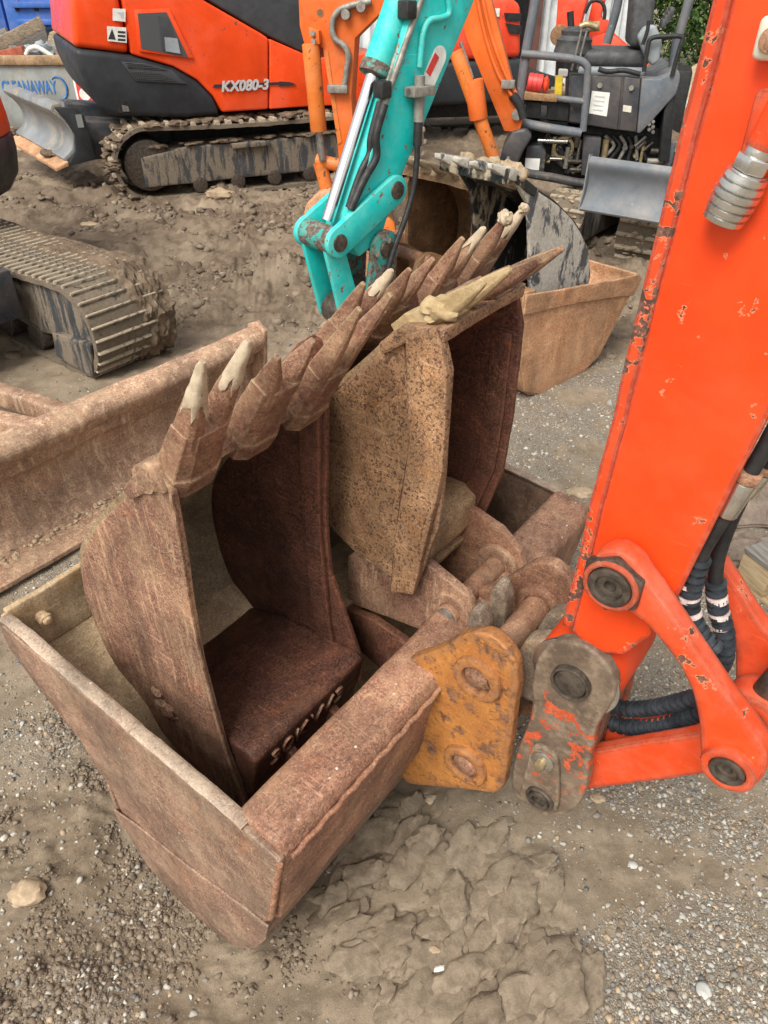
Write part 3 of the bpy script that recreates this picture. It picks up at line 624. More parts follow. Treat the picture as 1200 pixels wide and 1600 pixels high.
rock(140, 350, .06, 'mud_dry', 'pale stone on the mud right of the black rounded tail', 14, (1.3, .7, .4))

# ------------------------------------------------------------------ the big mud bucket in front
MUD = Frame(-.164, .618, (.603, .798))
WB = 1.185
t = Thing('mud_bucket', 'large rusty mud bucket lying open upwards in the foreground, holding other buckets', 'bucket', MUD, (.59, .35, 0))
bot = smooth2([(.792, .622), (.797, .53), (.733, .445), (.61, .358), (.545, .235), (.535, .125), (.455, .0), (.36, -.038), (.275, -.030), (.19, .02), (.132, .095), (.095, .20), (.085, .29)], 5)
t.part('shell', MB().shell(bot, -.012, 'x', .006, WB - .006, 10), 'rust_inside', bevel=.002, rough=(.0035, 5, .05), smooth=50)
t.part('wear_plate', MB().shell(smooth2([(.55, .25), (.541, .122), (.458, -.010), (.36, -.048), (.268, -.040), (.18, .012), (.122, .09), (.088, .19), (.076, .28)], 5), .010, 'x', -.003, WB + .003, 8), 'rust_mud', bevel=.003, rough=(.003, 6, .04), smooth=50)
side = [(.788, .612), (.79, .53), (.728, .45), (.605, .364), (.542, .235), (.53, .13)] + smooth2([(.53, .13), (.452, .006), (.36, -.032), (.272, -.028), (.187, .022), (.126, .095), (.088, .19)], 3)[1:] + [(.058, .28), (.0, .55), (.1, .562)]
for x0, x1 in ((-.004, .010), (WB - .010, WB + .004)):
    sp = t.part('side_plate', MB().prism(side, 'x', x0, x1), 'rust_mud', bevel=.004, rough=(.003, 5, .03), smooth=40)
    s = -1 if x0 < .5 else 1; xc = -.003 if s < 0 else WB + .003
    rim = [(0, .085, .560), (0, .12, .570), (0, .35, .590), (0, .6, .614), (0, .735, .628), (0, .772, .622), (0, .788, .59), (0, .792, .53)]
    path = smooth_path([(xc - s * .008, b, c) for _, b, c in rim], 6)
    m = MB(); L = []
    for i, p in enumerate(path):
        d = (path[min(i + 1, len(path) - 1)] - path[max(i - 1, 0)]).normalized(); u = Vector((1, 0, 0)); v = d.cross(u)
        wv = .0025 * mnoise.noise(p * 11)
        L.append([p + u * a * .0135 + v * (b * .008 + wv) for a, b in ((-1, -.6), (-.8, .6), (-.4, 1), (.4, 1), (.8, .6), (1, -.6), (.6, -1), (-.6, -1))])
    m.loft(L); t.part('rim_bar', m, 'rust_rim', sp, smooth=60, rough=(.0016, 24, .02))
    hl = [(.556, .165), (.3, .21), (.06, .262)] + smooth2([(.072, .195), (.118, .09), (.178, .01), (.266, -.044), (.36, -.05), (.468, -.012), (.552, .12)], 3)
    t.part('heel_plate', MB().prism(hl, 'x', x0 - .005 if s < 0 else x1, x0 if s < 0 else x1 + .005), 'rust_mud', sp, bevel=.002, rough=(.002, 9, .03))
t.part('cutting_edge', MB().shell([(.776, .635), (.779, .56), (.765, .5)], .016, 'x', .012, WB - .012, 8), 'rust_inside', bevel=.004, rough=(.004, 6, .04), smooth=50)
for k, (wx, dz) in enumerate(((.075, .575), (.42, .58), (1.08, .575))):
    b = t.part('bolt', MB().cyl((wx, .80, dz), (wx, .752, dz), .016, .014, 12).cyl((wx, .765, dz), (wx, .745, dz), .011, .009, 10), 'rust_inside', bevel=.002, rough=(.002, 40, .01))
beam = [(0, .545), (.012, .568), (.1, .577), (.112, .565), (.116, .3), (.056, .272), (.04, .29)]
bp = t.part('beam', MB().prism(beam, 'x', .008, WB - .008, 12), 'rust_beam', bevel=.007, seg=3, rough=(.002, 7, .035), smooth=40)
t.part('weld', MB().tube([(x, -.003 + .0015 * math.sin(x * 130), .535 + .002 * mnoise.noise((x * 22, 3, 1))) for x in np.linspace(.02, .46, 60)], .0055, 8), 'rust_beam', bp, smooth=60, rough=(.0012, 60, .01))
t.part('weld', MB().tube([(-.004 + .0012 * math.sin(z * 160), .054 * (.55 - z) / .265 - .001, z) for z in np.linspace(.545, .3, 40)], .006, 8), 'rust_beam', bp, smooth=60, rough=(.0012, 60, .01))
# weld-written marks on the beam's face
for k, (x, z, r) in enumerate(((.16, .40, .016), (.205, .42, .012), (.30, .43, .012), (.335, .42, .01), (.27, .46, .008))):
    a0 = k * 1.3; yy = .056 * (.545 - z) / .27
    t.part('weld_mark', MB().tube([(x + r * .55 * math.cos(a0 + q * .5), yy - .002, z + r * 1.4 * math.sin(a0 + q * .5)) for q in range(6 + 2 * k % 5)], .0028, 6), 'rust_tan', bp, smooth=60)
# ears that take the hitch
EP1, EP2 = (-.086, .631), (-.080, .358)
ear = smooth2([(.075, .572), (.01, .640), (-.05, .722), (-.10, .748), (-.148, .718), (-.164, .655)], 4)[:-1] + [(-.165, .655), (-.168, .36)] + smooth2([(-.166, .345), (-.15, .312), (-.115, .288)], 4) + [(.06, .15), (.10, .16), (.112, .22)]
for x0, x1 in ((.452, .482), (.694, .724)):
    e = t.part('ear', MB().prism(ear, 'x', x0, x1), 'paint_ear' if x0 < .6 else 'rust_pin', bevel=.007, seg=3, rough=(.002, 16, .018), smooth=40)
    for (yy, zz) in (EP1, EP2):
        t.part('boss', MB().ring((x0 - .014, yy, zz), (x1 + .014, yy, zz), .051, .030, 36), 'paint_ear' if x0 < .6 else 'rust_pin', e, bevel=.005, seg=2, smooth=40, rough=(.0012, 30, .015))
for (yy, zz) in (EP1, EP2):
    p = t.part('pin', MB().cyl((.446, yy, zz), (.732, yy, zz), .0295, seg=36), 'rust_pin', bevel=.004, smooth=40, rough=(.0008, 30, .02))
    t.part('pin_head', MB().lump((.4455, yy, zz), .024, int(zz * 30), 3, .25, 3, (.28, 1, 1)), 'rust_pin', p, smooth=60)

# ------------------------------------------------------------------ digging buckets standing inside it
def tooth_mesh(length=.235, w=.098, th=.046, spread=.012, cut=.42, seed=0):
    """two-pointed digging tooth: x across, y along, z thickness; a flared socket and two tapering prongs"""
    m = MB()
    def loop(y, cx, hw, ht, zc=0.0):
        return [(cx - hw, y, zc - ht), (cx - hw * 1.0, y, zc + ht * .55), (cx - hw * .55, y, zc + ht), (cx + hw * .55, y, zc + ht), (cx + hw, y, zc + ht * .55), (cx + hw, y, zc - ht)]
    ys = cut * length
    m.loft([loop(-.03, 0, w * .52, th * .66), loop(.012, 0, w * .52, th * .70), loop(.016, 0, w * .49, th * .60), loop(ys, 0, w * .46, th * .46)])
    for sgn, l in ((-1, 1.0), (1, .97 + .03 * math.sin(seed))):
        m.loft([loop(ys - .03, sgn * w * .23, w * .228, th * .455), loop(ys + (length - ys) * .45, sgn * (w * .27 + spread * .4), w * .115, th * .32), loop(length * l, sgn * (w * .31 + spread), w * .04, th * .11)])
    return m
def clay_tip(length, w, th, spread, sgn, lo, seed, cut=.36):
    """ragged skin of dried clay over a prong, with runs down the sides"""
    m = MB(); L = []; ys = cut * length; n = 20
    for i in range(12):
        u = i / 11; ring = []
        for z in range(n):
            q = 2 * math.pi * z / n; jag = .11 * mnoise.noise((math.cos(q) * 2.2 + seed * 3.1, math.sin(q) * 2.2, seed)) + .05 * math.sin(5 * q + seed)
            y = length * (lo + jag * (1 - u) + (1.02 - lo - jag * (1 - u)) * u * 1.0); tt = max(0, min(1, (y - ys) / (length - ys)))
            k = (.99 + .05 * min(1, i / 2.0)) if i < 11 else .5
            hw = (w * .225 * (1 - tt) + w * .042 * tt) * k + (.0012 if i else -.004); ht = (th * .44 * (1 - tt) + th * .12 * tt) * k + (.0012 if i else -.004)
            cx = sgn * (w * (.235 + .075 * tt) + spread * tt); sx = abs(math.cos(q)) ** .75 * (1 if math.cos(q) > 0 else -1); sz = abs(math.sin(q)) ** .75 * (1 if math.sin(q) > 0 else -1)
            ring.append((cx + hw * sx, y, ht * sz))
        L.append(ring)
    return m.loft(L)
def put_teeth(t, specs, cuts=None):
    for i, (x, base, tip, w, clays, mat) in enumerate(specs):
        b = Vector((x, *base)); d = Vector((x + .0, *tip)) - b; Ln = d.length
        M = axes(b, (1, 0, 0), d)           # x across, y towards the tip
        ct = cuts[i] if cuts else .42; tm = tooth_mesh(Ln, w, .046, .010, ct, seed=i)
        m = MB().add([tuple(M @ Vector(v)) for v in tm.v], tm.f)
        o = t.part('tooth', m, mat, bevel=.0015, seg=1, rough=(.0009, 30, .022), smooth=20)
        for (sgn, lo) in clays:
            c = clay_tip(Ln, w, .046, .010, sgn, lo, i * 2 + sgn, ct)
            t.part('clay_cake', MB().add([tuple(M @ Vector(v)) for v in c.v], c.f), 'clay_pale', o, rough=(.0014, 60, .009), smooth=40)
def bucket(t, x0, x1, prof, opening, lipbar, th=.012, mats=('rust_dark', 'rust_red_shaded', 'rust_shell'), fine=.03, near_open=None):
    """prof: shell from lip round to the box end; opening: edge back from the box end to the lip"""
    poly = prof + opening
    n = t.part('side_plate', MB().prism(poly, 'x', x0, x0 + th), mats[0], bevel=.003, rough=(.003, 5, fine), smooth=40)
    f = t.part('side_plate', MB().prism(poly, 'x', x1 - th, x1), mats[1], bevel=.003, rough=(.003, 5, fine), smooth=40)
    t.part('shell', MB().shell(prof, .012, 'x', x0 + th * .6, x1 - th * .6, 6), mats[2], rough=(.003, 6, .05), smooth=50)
    t.part('lip', MB().prism(lipbar, 'x', x0 - .010, x1 + .010, 8), mats[0], bevel=.005, rough=(.0028, 9, .03), smooth=40)
    return n, f

A = Thing('digging_bucket', 'dark rusty digging bucket nearest the camera, letters welded on its box', 'bucket', MUD, (.335, .42, .2), 'digging buckets stacked in the mud bucket')
pA = smooth2([(.345, 1.088), (.425, 1.008), (.585, .852), (.683, .72), (.708, .58), (.672, .42), (.557, .286), (.43, .222), (.295, .19)], 6)
oA = smooth2([(.283, .235), (.318, .46), (.332, .72), (.322, .92), (.315, 1.05)], 4)
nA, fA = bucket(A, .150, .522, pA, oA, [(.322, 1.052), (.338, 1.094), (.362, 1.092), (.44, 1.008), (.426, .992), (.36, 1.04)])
A.part('edge_strip', MB().shell([(.30, .25), (.326, .46), (.340, .72), (.330, .92), (.322, 1.04)], -.05, 'x', .498, .5095), 'rust_red_shaded', fA, bevel=.002, rough=(.002, 8, .04))
A.part('box', MB().prism([(.238, .415), (.255, .43), (.50, .405), (.62, .362), (.56, .30), (.42, .236), (.285, .225), (.272, .262)], 'x', .162, .510, 6), 'rust_red_shaded', bevel=.008, seg=3, rough=(.002, 8, .03), smooth=40)
A.part('gusset', MB().prism([(.326, .62), (.262, .44), (.246, .39), (.25, .33), (.30, .26), (.36, .40)], 'x', .5095, .5225), 'rust_red_shaded', fA, bevel=.003)
# welded letters on the box's face
fd = Vector((0, .272 - .238, .262 - .415)).normalized()
MT = axes((.20, .245, .31), (1, 0, 0), -fd)
MT.translation = Vector((.20, .2495, .345))
text_mesh(A, 'lettering', '30KW3', .076, MT, 'rust_pin', ext=.003, bold=-.001)
A.part('plug', MB().lump((.149, .50, .40), .026, 4, 3, .5, 1.5, (.45, 1.2, 1.0)).lump((.148, .52, .44), .012, 6, 2, .4, 1.5, (.6, 1.6, .9)), 'rust_dark', nA, smooth=50, label='crust of dried dirt on the outer side plate')
A.part('weld', MB().tube([(.1485, y, z) for y, z in oA], .004, 6), 'rust_dark', nA, smooth=60, rough=(.001, 50, .012))
for x in (.26, .40):
    e = A.part('ear', MB().prism([(.30, .36), (.20, .30), (.10, .20), (.085, .14), (.12, .10), (.18, .11), (.33, .22)], 'x', x, x + .022), 'rust_red_shaded', bevel=.003)
A.part('pin', MB().cyl((.25, .13, .15), (.43, .13, .15), .02), 'rust_pin', smooth=40)
put_teeth(A, [(.205, (.335, 1.062), (.212, 1.288), .098, ((-1, .60), (1, .68)), 'rust_tooth'),
              (.342, (.335, 1.062), (.215, 1.246), .094, (), 'rust_tooth'),
              (.470, (.330, 1.062), (.165, 1.290), .094, (), 'rust_tooth')], (.44, .66, .42))
for x in (.17, .275, .408, .52):
    A.part('lip_shroud', MB().tube([(x - .03, .372, 1.056), (x + .03, .372, 1.056)], .026, 10), 'rust_dark', smooth=50, rough=(.004, 20, .015))

B = Thing('digging_bucket', 'narrow ochre pitted digging bucket with its pinned ears resting on the beam', 'bucket', MUD, (.73, .25, .5), 'digging buckets stacked in the mud bucket')
pB = [(.205, 1.19)] + smooth2([(.30, 1.09), (.395, .992), (.455, .88), (.462, .78), (.41, .68), (.325, .628)], 5) + [(.175, .604)]
oB = [(.158, .625), (.112, .80), (.106, .945), (.106, 1.14), (.13, 1.212)]
nB, fB = bucket(B, .600, .866, pB, oB, [(.118, 1.190), (.115, 1.218), (.20, 1.205), (.255, 1.155), (.245, 1.135), (.185, 1.18)], mats=('rust_ochre', 'rust_red_shaded', 'rust_tan'), fine=.025)
B.part('side_cutter', MB().prism([(.192, 1.192), (.128, 1.220), (.101, 1.141), (.100, .945), (.156, .606), (.218, .580), (.2, .80), (.176, .98), (.184, 1.09)], 'x', .582, .5995), 'rust_ochre', nB, bevel=.003, seg=2, rough=(.002, 14, .02), smooth=40)
B.part('weld', MB().tube([(.5985, y, z) for y, z in smooth2([(.2, 1.185), (.188, 1.09), (.181, .98), (.204, .80), (.222, .59)], 12)], .005, 6), 'rust_red_shaded', nB, smooth=60, rough=(.0015, 45, .012))
B.part('edge_strip', MB().shell([(.172, .66), (.128, .80), (.121, .945), (.121, 1.12)], -.045, 'x', .846, .8535), 'rust_red_shaded', fB, bevel=.002, rough=(.0015, 9, .04))
B.part('box', MB().prism([(.168, .64), (.168, .715), (.20, .735), (.33, .735), (.44, .72), (.40, .665), (.32, .632)], 'x', .612, .854, 4), 'rust_tan', bevel=.006, seg=3, rough=(.0018, 10, .03), smooth=40)
earn = [(.372, .58), (.374, .428), (.112, .474), (.07, .488), (.04, .512), (.024, .545), (.022, .58), (.032, .612), (.05, .634), (.146, .668), (.27, .69)]
en = B.part('ear', MB().prism(earn, 'x', .622, .646), 'rust_dark', bevel=.003, rough=(.001, 12, .03), smooth=40, label='dark near ear with a smear of orange rust')
earf = [(.26, .56), (.24, .46), (.14, .47), (.07, .492), (.028, .53), (.012, .58), (.03, .63), (.085, .672), (.150, .69), (.2, .70)]
ef = B.part('ear', MB().prism(earf, 'x', .820, .842), 'rust_pin', bevel=.003, rough=(.001, 12, .03), smooth=40)
pb = (.080, .572)
B.part('boss', MB().ring((.612, *pb), (.656, *pb), .050, .026, 32), 'rust_dark', en, bevel=.003, smooth=40)
B.part('boss', MB().ring((.806, *pb), (.846, *pb), .054, .026, 32), 'rust_dark', ef, bevel=.004, smooth=40)
B.part('pin', MB().cyl((.600, *pb), (.845, *pb), .026, seg=32), 'rust_pin', bevel=.003, smooth=40, rough=(.0008, 25, .02))
B.part('pin_cap', MB().cyl((.596, *pb), (.608, *pb), .022, seg=24), 'steel', bevel=.003, smooth=40)
put_teeth(B, [(.662, (.195, 1.186), (.062, 1.300), .11, (), 'clay_yellow'), (.795, (.195, 1.186), (.035, 1.305), .11, (), 'rust_tooth')])
B.part('clay_cake', MB().lump((.628, .150, 1.232), .024, 2, 3, .35, 1.4, (1.3, 1.5, .8)), 'clay_yellow', smooth=60, rough=(.002, 40, .01), label='crumbly yellow clay caked on the near tooth')

Cb = Thing('digging_bucket', 'wide digging bucket behind, only its row of long teeth showing', 'bucket', MUD, (.83, .55, .3), 'digging buckets stacked in the mud bucket')
pC = smooth2([(.385, 1.135), (.46, 1.055), (.60, .92), (.70, .79), (.735, .65), (.71, .50), (.62, .38), (.50, .32), (.40, .31)], 5)
oC = [(.365, .36), (.385, .6), (.385, .85), (.36, 1.06)]
bucket(Cb, .548, 1.125, pC, oC, [(.362, 1.098), (.378, 1.14), (.402, 1.138), (.475, 1.055), (.46, 1.04), (.398, 1.086)], mats=('rust_red_shaded', 'rust_red_shaded', 'rust_red_shaded'), fine=.06)
Cb.part('box', MB().prism([(.36, .44), (.52, .46), (.62, .42), (.56, .35), (.40, .33)], 'x', .562, 1.112), 'rust_tan', bevel=.006)
for x in (.60, .95):
    Cb.part('ear', MB().prism([(.42, .42), (.28, .44), (.16, .42), (.12, .36), (.14, .30), (.22, .27), (.42, .34)], 'x', x, x + .022), 'rust_red_shaded', bevel=.003)
Cb.part('pin', MB().cyl((.59, .17, .36), (.98, .17, .36), .022), 'rust_pin', smooth=40)
put_teeth(Cb, [(.622, (.39, 1.10), (.278, 1.262), .092, ((1, .72),), 'rust_tooth'), (.755, (.385, 1.10), (.275, 1.252), .092, (), 'rust_tooth'),
               (.930, (.38, 1.10), (.272, 1.268), .094, ((1, .74),), 'rust_tooth'), (1.085, (.375, 1.10), (.262, 1.280), .094, ((1, .66),), 'rust_tooth')])
Cb.part('clay_cake', MB().lump((1.050, .268, 1.272), .016, 3, 3, .45, 1.6), 'clay_pale', smooth=60, label='knob of clay stuck on the farthest tooth')
Cb.part('clay_cake', MB().lump((1.12, .262, 1.278), .011, 5, 3, .45, 1.6), 'clay_pale', smooth=60)

# ------------------------------------------------------------------ the orange excavator arm on the right with its hitch
R = Thing('excavator', 'worn bright orange excavator at the right edge, only its arm, hitch and hoses in view', 'excavator', MUD, (.58, -.3, .25))
XA0, XA1 = .505, .625
left = [(-.222, .80), (-.226, 1.0), (-.246, 1.673), (-.262, 2.25)]
right = [(-.52, 2.25), (-.402, 1.268), (-.367, .96), (-.345, .86)]
inner = left + right + [(-.315, .80), (-.265, .775)]
stick = R.part('stick', MB().prism([(a + (.012 if i < 4 else .034 if i < 8 else .01), b) for i, (a, b) in enumerate(inner)], 'x', XA0 + .006, XA1 - .006), 'paint_arm', bevel=.004, seg=2, rough=(.0012, 6, .06), smooth=40)
for x0, x1 in ((XA0 - .006, XA0 + .006), (XA1 - .006, XA1 + .006)):
    R.part('side_plate', MB().prism(inner if x0 < .55 else [(a + (.034 if 3 < i < 8 else 0), b) for i, (a, b) in enumerate(inner)], 'x', x0, x1), 'paint_arm', stick, bevel=.003, seg=2, rough=(.0014, 6, .03), smooth=40)
# raised front flange along the stick's leading edge
R.part('front_flange', MB().prism([(-.207, .805), (-.211, 1.0), (-.231, 1.673), (-.247, 2.25), (-.262, 2.25), (-.250, 1.673), (-.231, 1.0), (-.227, .805)], 'x', XA0 - .0095, XA1 + .009), 'paint_flange', stick, bevel=.003, seg=2, rough=(.002, 12, .025), smooth=40)
def boss(x0, x1, p, ro, ri, mat, parent=None, pin=True, pm='steel_dark', out=.0):
    b = R.part('boss', MB().ring((x0, *p), (x1, *p), ro, ri, 40), mat, parent, bevel=.004, seg=2, smooth=40, rough=(.0008, 40, .015))
    if pin:
        R.part('pin', MB().ring((x0 - out - .003, *p), (x1, *p), ri * .98, ri * .62, 32).ring((x0 + .003, *p), (x1, *p), ri * .66, ri * .26, 32).cyl((x0 + .012, *p), (x1 - .006, *p), ri * .3, seg=16), pm, b, bevel=.003, smooth=40)
    return b
PU = (-.284, .975)     # upper link pin (measured on the near link)
PL = (-.516, .731)     # lower link pin
# curved idler links, near and far
def link(x0, x1):
    outl = [(-.243, .985), (-.252, 1.012), (-.276, 1.030), (-.306, 1.024), (-.327, 1.004), (-.372, .962), (-.42, .915), (-.47, .866), (-.520, .823), (-.553, .785), (-.562, .742), (-.550, .700), (-.520, .684), (-.488, .696), (-.470, .735), (-.456, .785), (-.430, .842), (-.392, .888), (-.345, .922), (-.300, .933), (-.262, .938), (-.246, .955)]
    pp = [(p.x, p.y) for p in smooth_path([(a, b, 0) for a, b in outl], 3, True)]
    o = R.part('idler_link', MB().prism(pp, 'x', x0, x1), 'paint_link', bevel=.007, seg=3, rough=(.0014, 16, .016), smooth=40)
    return o
l1 = link(.452, .492); l2 = link(.632, .668)
boss(.436, .500, PU, .042, .033, 'paint_link', l1); boss(.438, .500, PL, .040, .026, 'paint_link', l1, pm='steel_dark')
R.part('pin_guard', MB().ring((.442, *PU), (.462, *PU), .050, .040, 6), 'steel_dark', l1, bevel=.003, smooth=40)
R.part('pin', MB().cyl((.50, *PL), (.672, *PL), .022), 'steel_dark', smooth=40)
R.part('pin', MB().cyl((.49, *PU), (.672, *PU), .03), 'steel_dark', smooth=40)
# tie bar from the idler pin down to the hitch foot
def bar(x0, x1, a, b, wa, wb):
    a, b = Vector(a), Vector(b); d = (b - a).normalized(); n = Vector((-d.y, d.x))
    return MB().prism([tuple(a + n * wa), tuple(b + n * wb), tuple(b - n * wb), tuple(a - n * wa)], 'x', x0, x1)
tb = R.part('tie_bar', bar(.535, .565, (-.535, .70), (-.235, .352), .040, .044), 'paint_link', bevel=.006, seg=2, rough=(.0014, 14, .02), smooth=40)
R.part('tie_bar', bar(.598, .624, (-.535, .70), (-.235, .352), .040, .044), 'paint_link', bevel=.006, seg=2, rough=(.0014, 14, .02), smooth=40)
R.part('tie_web', bar(.5655, .5975, (-.45, .60), (-.30, .43), .010, .010), 'paint_link', tb, bevel=.002)
# hitch: two cheek plates, jaws on the bucket pin, retainer tab
HP1, HP2, HB = (-.248, .704), (-.240, .356), (-.230, .470)
cheek = [(-.176, .655), (-.180, .72), (-.205, .772), (-.248, .793), (-.292, .782), (-.318, .745), (-.320, .695), (-.308, .620), (-.312, .52), (-.318, .43), (-.305, .36), (-.272, .312), (-.22, .292), (-.18, .300), (-.168, .36), (-.172, .45), (-.188, .58), (-.180, .62)]
cp = [(p.x, p.y) for p in smooth_path([(a, b, 0) for a, b in cheek], 3, True)]
for x0, x1, nm in ((.484, .512, 'near'), (.662, .686, 'far')):
    ch = R.part('hitch_cheek', MB().prism(cp, 'x', x0, x1), 'paint_hitch', bevel=.007, seg=3, rough=(.0018, 16, .016), smooth=40)
    if nm == 'near':
        R.part('retainer_tab', MB().prism(smooth2([(-.198, .33), (-.200, .44), (-.205, .495), (-.23, .51), (-.256, .492), (-.270, .43), (-.278, .35), (-.26, .312), (-.225, .306), (-.198, .33)], 3), 'x', .474, .4845), 'paint_hitch', ch, bevel=.003, rough=(.0012, 20, .016), smooth=40)
        b1 = boss(.470, .500, HP1, .036, .030, 'steel_dark', ch, pin=False)
        R.part('pin', MB().cyl((.474, *HP1), (.68, *HP1), .029, seg=36), 'steel_dark', b1, bevel=.004, smooth=40)
        R.part('washer', MB().cyl((.470, *HB), (.475, *HB), .0235, seg=32), 'zinc', ch, bevel=.001, smooth=40)
        R.part('bolt', MB().cyl((.456, *HB), (.4705, *HB), .0105, seg=6), 'brass', ch, bevel=.0015, smooth=30)
        boss(.466, .480, HP2, .030, .022, 'steel_dark', ch)
R.part('arm_boss', MB().ring((.497, *HP1), (.673, *HP1), .078, .03, 48), 'paint_arm', bevel=.005, smooth=40, rough=(.0008, 20, .02))
R.part('seal_ring', MB().ring((.4935, *HP1), (.4995, *HP1), .081, .03, 48), 'zinc', bevel=.001, smooth=40)
R.part('hitch_body', MB().prism([(-.176, .645), (-.20, .70), (-.30, .66), (-.305, .42), (-.27, .33), (-.18, .33), (-.172, .45)], 'x', .513, .661), 'rust_dark', bevel=.006)
for x0 in (.522, .608):
    arc = [(EP1[0] + .036 * math.cos(q), EP1[1] + .036 * math.sin(q)) for q in np.linspace(math.radians(-15), math.radians(-170), 8)]
    jaw = [(-.215, .70), (-.222, .60), (-.175, .55), (-.10, .545), (-.035, .572), (-.014, .63), (-.012, .69), (-.022, .716), (-.038, .712), (-.050, .68)] + arc + [(-.124, .66), (-.136, .70), (-.17, .722)]
    R.part('hitch_jaw', MB().prism(jaw, 'x', x0, x0 + .040), 'steel_grey_worn', bevel=.006, seg=2, rough=(.0012, 20, .015), smooth=40)
R.part('hitch_yoke', MB().prism(smooth2([(-.24, .60), (-.245, .70), (-.22, .735), (-.185, .735), (-.165, .70), (-.17, .61)], 3), 'x', .515, .66), 'steel_grey_worn', bevel=.012, seg=3, rough=(.002, 18, .02), smooth=50)
# hydraulic hoses
def hose(name, pts, r, mat, n=10, seg=14, corr=None, parent=None):
    path = smooth_path(pts, n); rr = r
    if corr:
        rr = []; L = 0; pv = path[0]
        fine = []
        for i in range(len(path) - 1):
            for k in range(4): fine.append(path[i].lerp(path[i + 1], k / 4))
        fine.append(path[-1]); path = fine
        for p in path: L += (p - pv).length; pv = p; rr.append(r + corr[0] * (1 if math.sin(L * 2 * math.pi / corr[1]) > 0 else -1))
    return R.part(name, MB().tube(path, rr, seg), mat, parent, smooth=60)
def hp(x, *px): return [(x, *MUD.X(a, b, x)) for a, b in px]
h1 = hose('hose', hp(.525, (1225, 645), (1188, 712), (1160, 758), (1126, 815), (1098, 862), (1086, 905)), .0108, 'rubber')
h2 = hose('hose', hp(.57, (1230, 690), (1190, 735), (1165, 765), (1135, 830), (1120, 880), (1118, 925)), .0108, 'rubber')
s1 = hose('hose_sleeve', hp(.525, (1094, 872), (1081, 915), (1078, 955), (1094, 990), (1120, 1018)), .0138, 'sleeve', 30, 14, (.0022, .015))
s2 = hose('hose_sleeve', hp(.57, (1118, 908), (1122, 950), (1132, 990), (1130, 1030), (1110, 1060)), .0138, 'sleeve', 30, 14, (.0022, .015))
hose('hose_sleeve', hp(.60, (945, 1100), (985, 1108), (1030, 1104), (1085, 1090)), .0138, 'sleeve', 40, 14, (.002, .014))
hose('hose_sleeve', hp(.60, (935, 1122), (980, 1136), (1040, 1132), (1095, 1112)), .0138, 'sleeve', 40, 14, (.002, .014))
for s, x, spots in ((s1, .525, ((1076, 908, 1075, 914), (1077, 930, 1077, 936), (1080, 955, 1081, 961))), (s2, .57, ((1120, 930, 1121, 940), (1124, 957, 1125, 963), (1128, 975, 1129, 979)))):
    for a, b, c, d in spots:
        R.part('tape_band', MB().cyl((x, *MUD.X(a, b, x)), (x, *MUD.X(c, d, x)), .0158, seg=18), 'tape_white', s, smooth=50, rough=(.001, 60, .01))
for x, (a, b, c, d), (e, f) in ((.525, (1165, 750, 1134, 802), (1174, 735)), (.57, (1190, 735, 1165, 770), (1196, 726))):
    q0, q1, q2 = (x, *MUD.X(a, b, x)), (x, *MUD.X(c, d, x)), (x, *MUD.X(e, f, x))
    hh = h1 if x < .55 else h2
    R.part('ferrule', MB().cyl(q0, q1, .0165, .0155, 18), 'zinc', hh, bevel=.002, smooth=30)
    R.part('hose_nut', MB().cyl(q2, q0, .0185, .0185, 6), 'rust_pin', hh, bevel=.002, smooth=30)
# bucket cylinder rod, running up behind the stick from the idler pin
R.part('cylinder_rod', MB().cyl((.59, -.516, .735), (.59, -.60, 1.20), .022, seg=24), 'steel_dark', smooth=40)
R.part('rod_eye', MB().ring((.553, *PL), (.62, *PL), .045, .021, 28), 'paint_link', bevel=.004, smooth=40)
R.part('cylinder_barrel', MB().cyl((.59, -.58, 1.10), (.59, -.74, 1.98), .040, seg=28), 'paint_teal_worn', bevel=.004, smooth=40)
# screw coupling on the side of the stick
cA, cB = Vector((.478, *MUD.X(1192, 228, .478))), Vector((.478, *MUD.X(1128, 345, .478)))
d = (cB - cA)
cpl = R.part('coupling', MB().cyl(cA, cA + d * .22, .0145, .0145, 24), 'zinc', bevel=.001, smooth=40)
R.part('coupling_nut', MB().cyl(cA + d * .12, cA + d * .32, .0195, .0195, 6), 'zinc', cpl, bevel=.002, smooth=30)
m = MB()
prof = []
for i in range(49):
    u = .32 + .68 * i / 48; k = (i % 8) / 8
    prof.append((cA + d * u, (.0215 + .003 * math.sin(math.pi * (i / 48))) * (.86 if k < .2 else 1.0)))
m.tube([p for p, _ in prof], [r for _, r in prof], 32); R.part('coupling_sleeve', m, 'zinc', cpl, smooth=35)
R.part('pipe_stub', MB().cyl(cA - d * .55, cA + d * .02, .017, .016, 20), 'paint_arm', cpl, smooth=40)
R.part('pipe_bracket', MB().box((XA0 - .016, *(cA - d * .25)[1:]), (.03, .05, .06)), 'paint_arm', cpl, bevel=.006)
yl, zl = MUD.X(1192, 55, .485)
lamp = R.part('marker_lamp', MB().prism([(yl - .04, zl - .02), (yl + .004, zl - .02), (yl + .004, zl + .016), (yl - .04, zl + .016)], 'x', .474, .4985), 'cream_lamp', bevel=.006, seg=3)
R.part('lens', MB().cyl((.468, yl - .012, zl - .003), (.4745, yl - .012, zl - .003), .011, seg=24), 'rust_pin', lamp, bevel=.002, smooth=40)

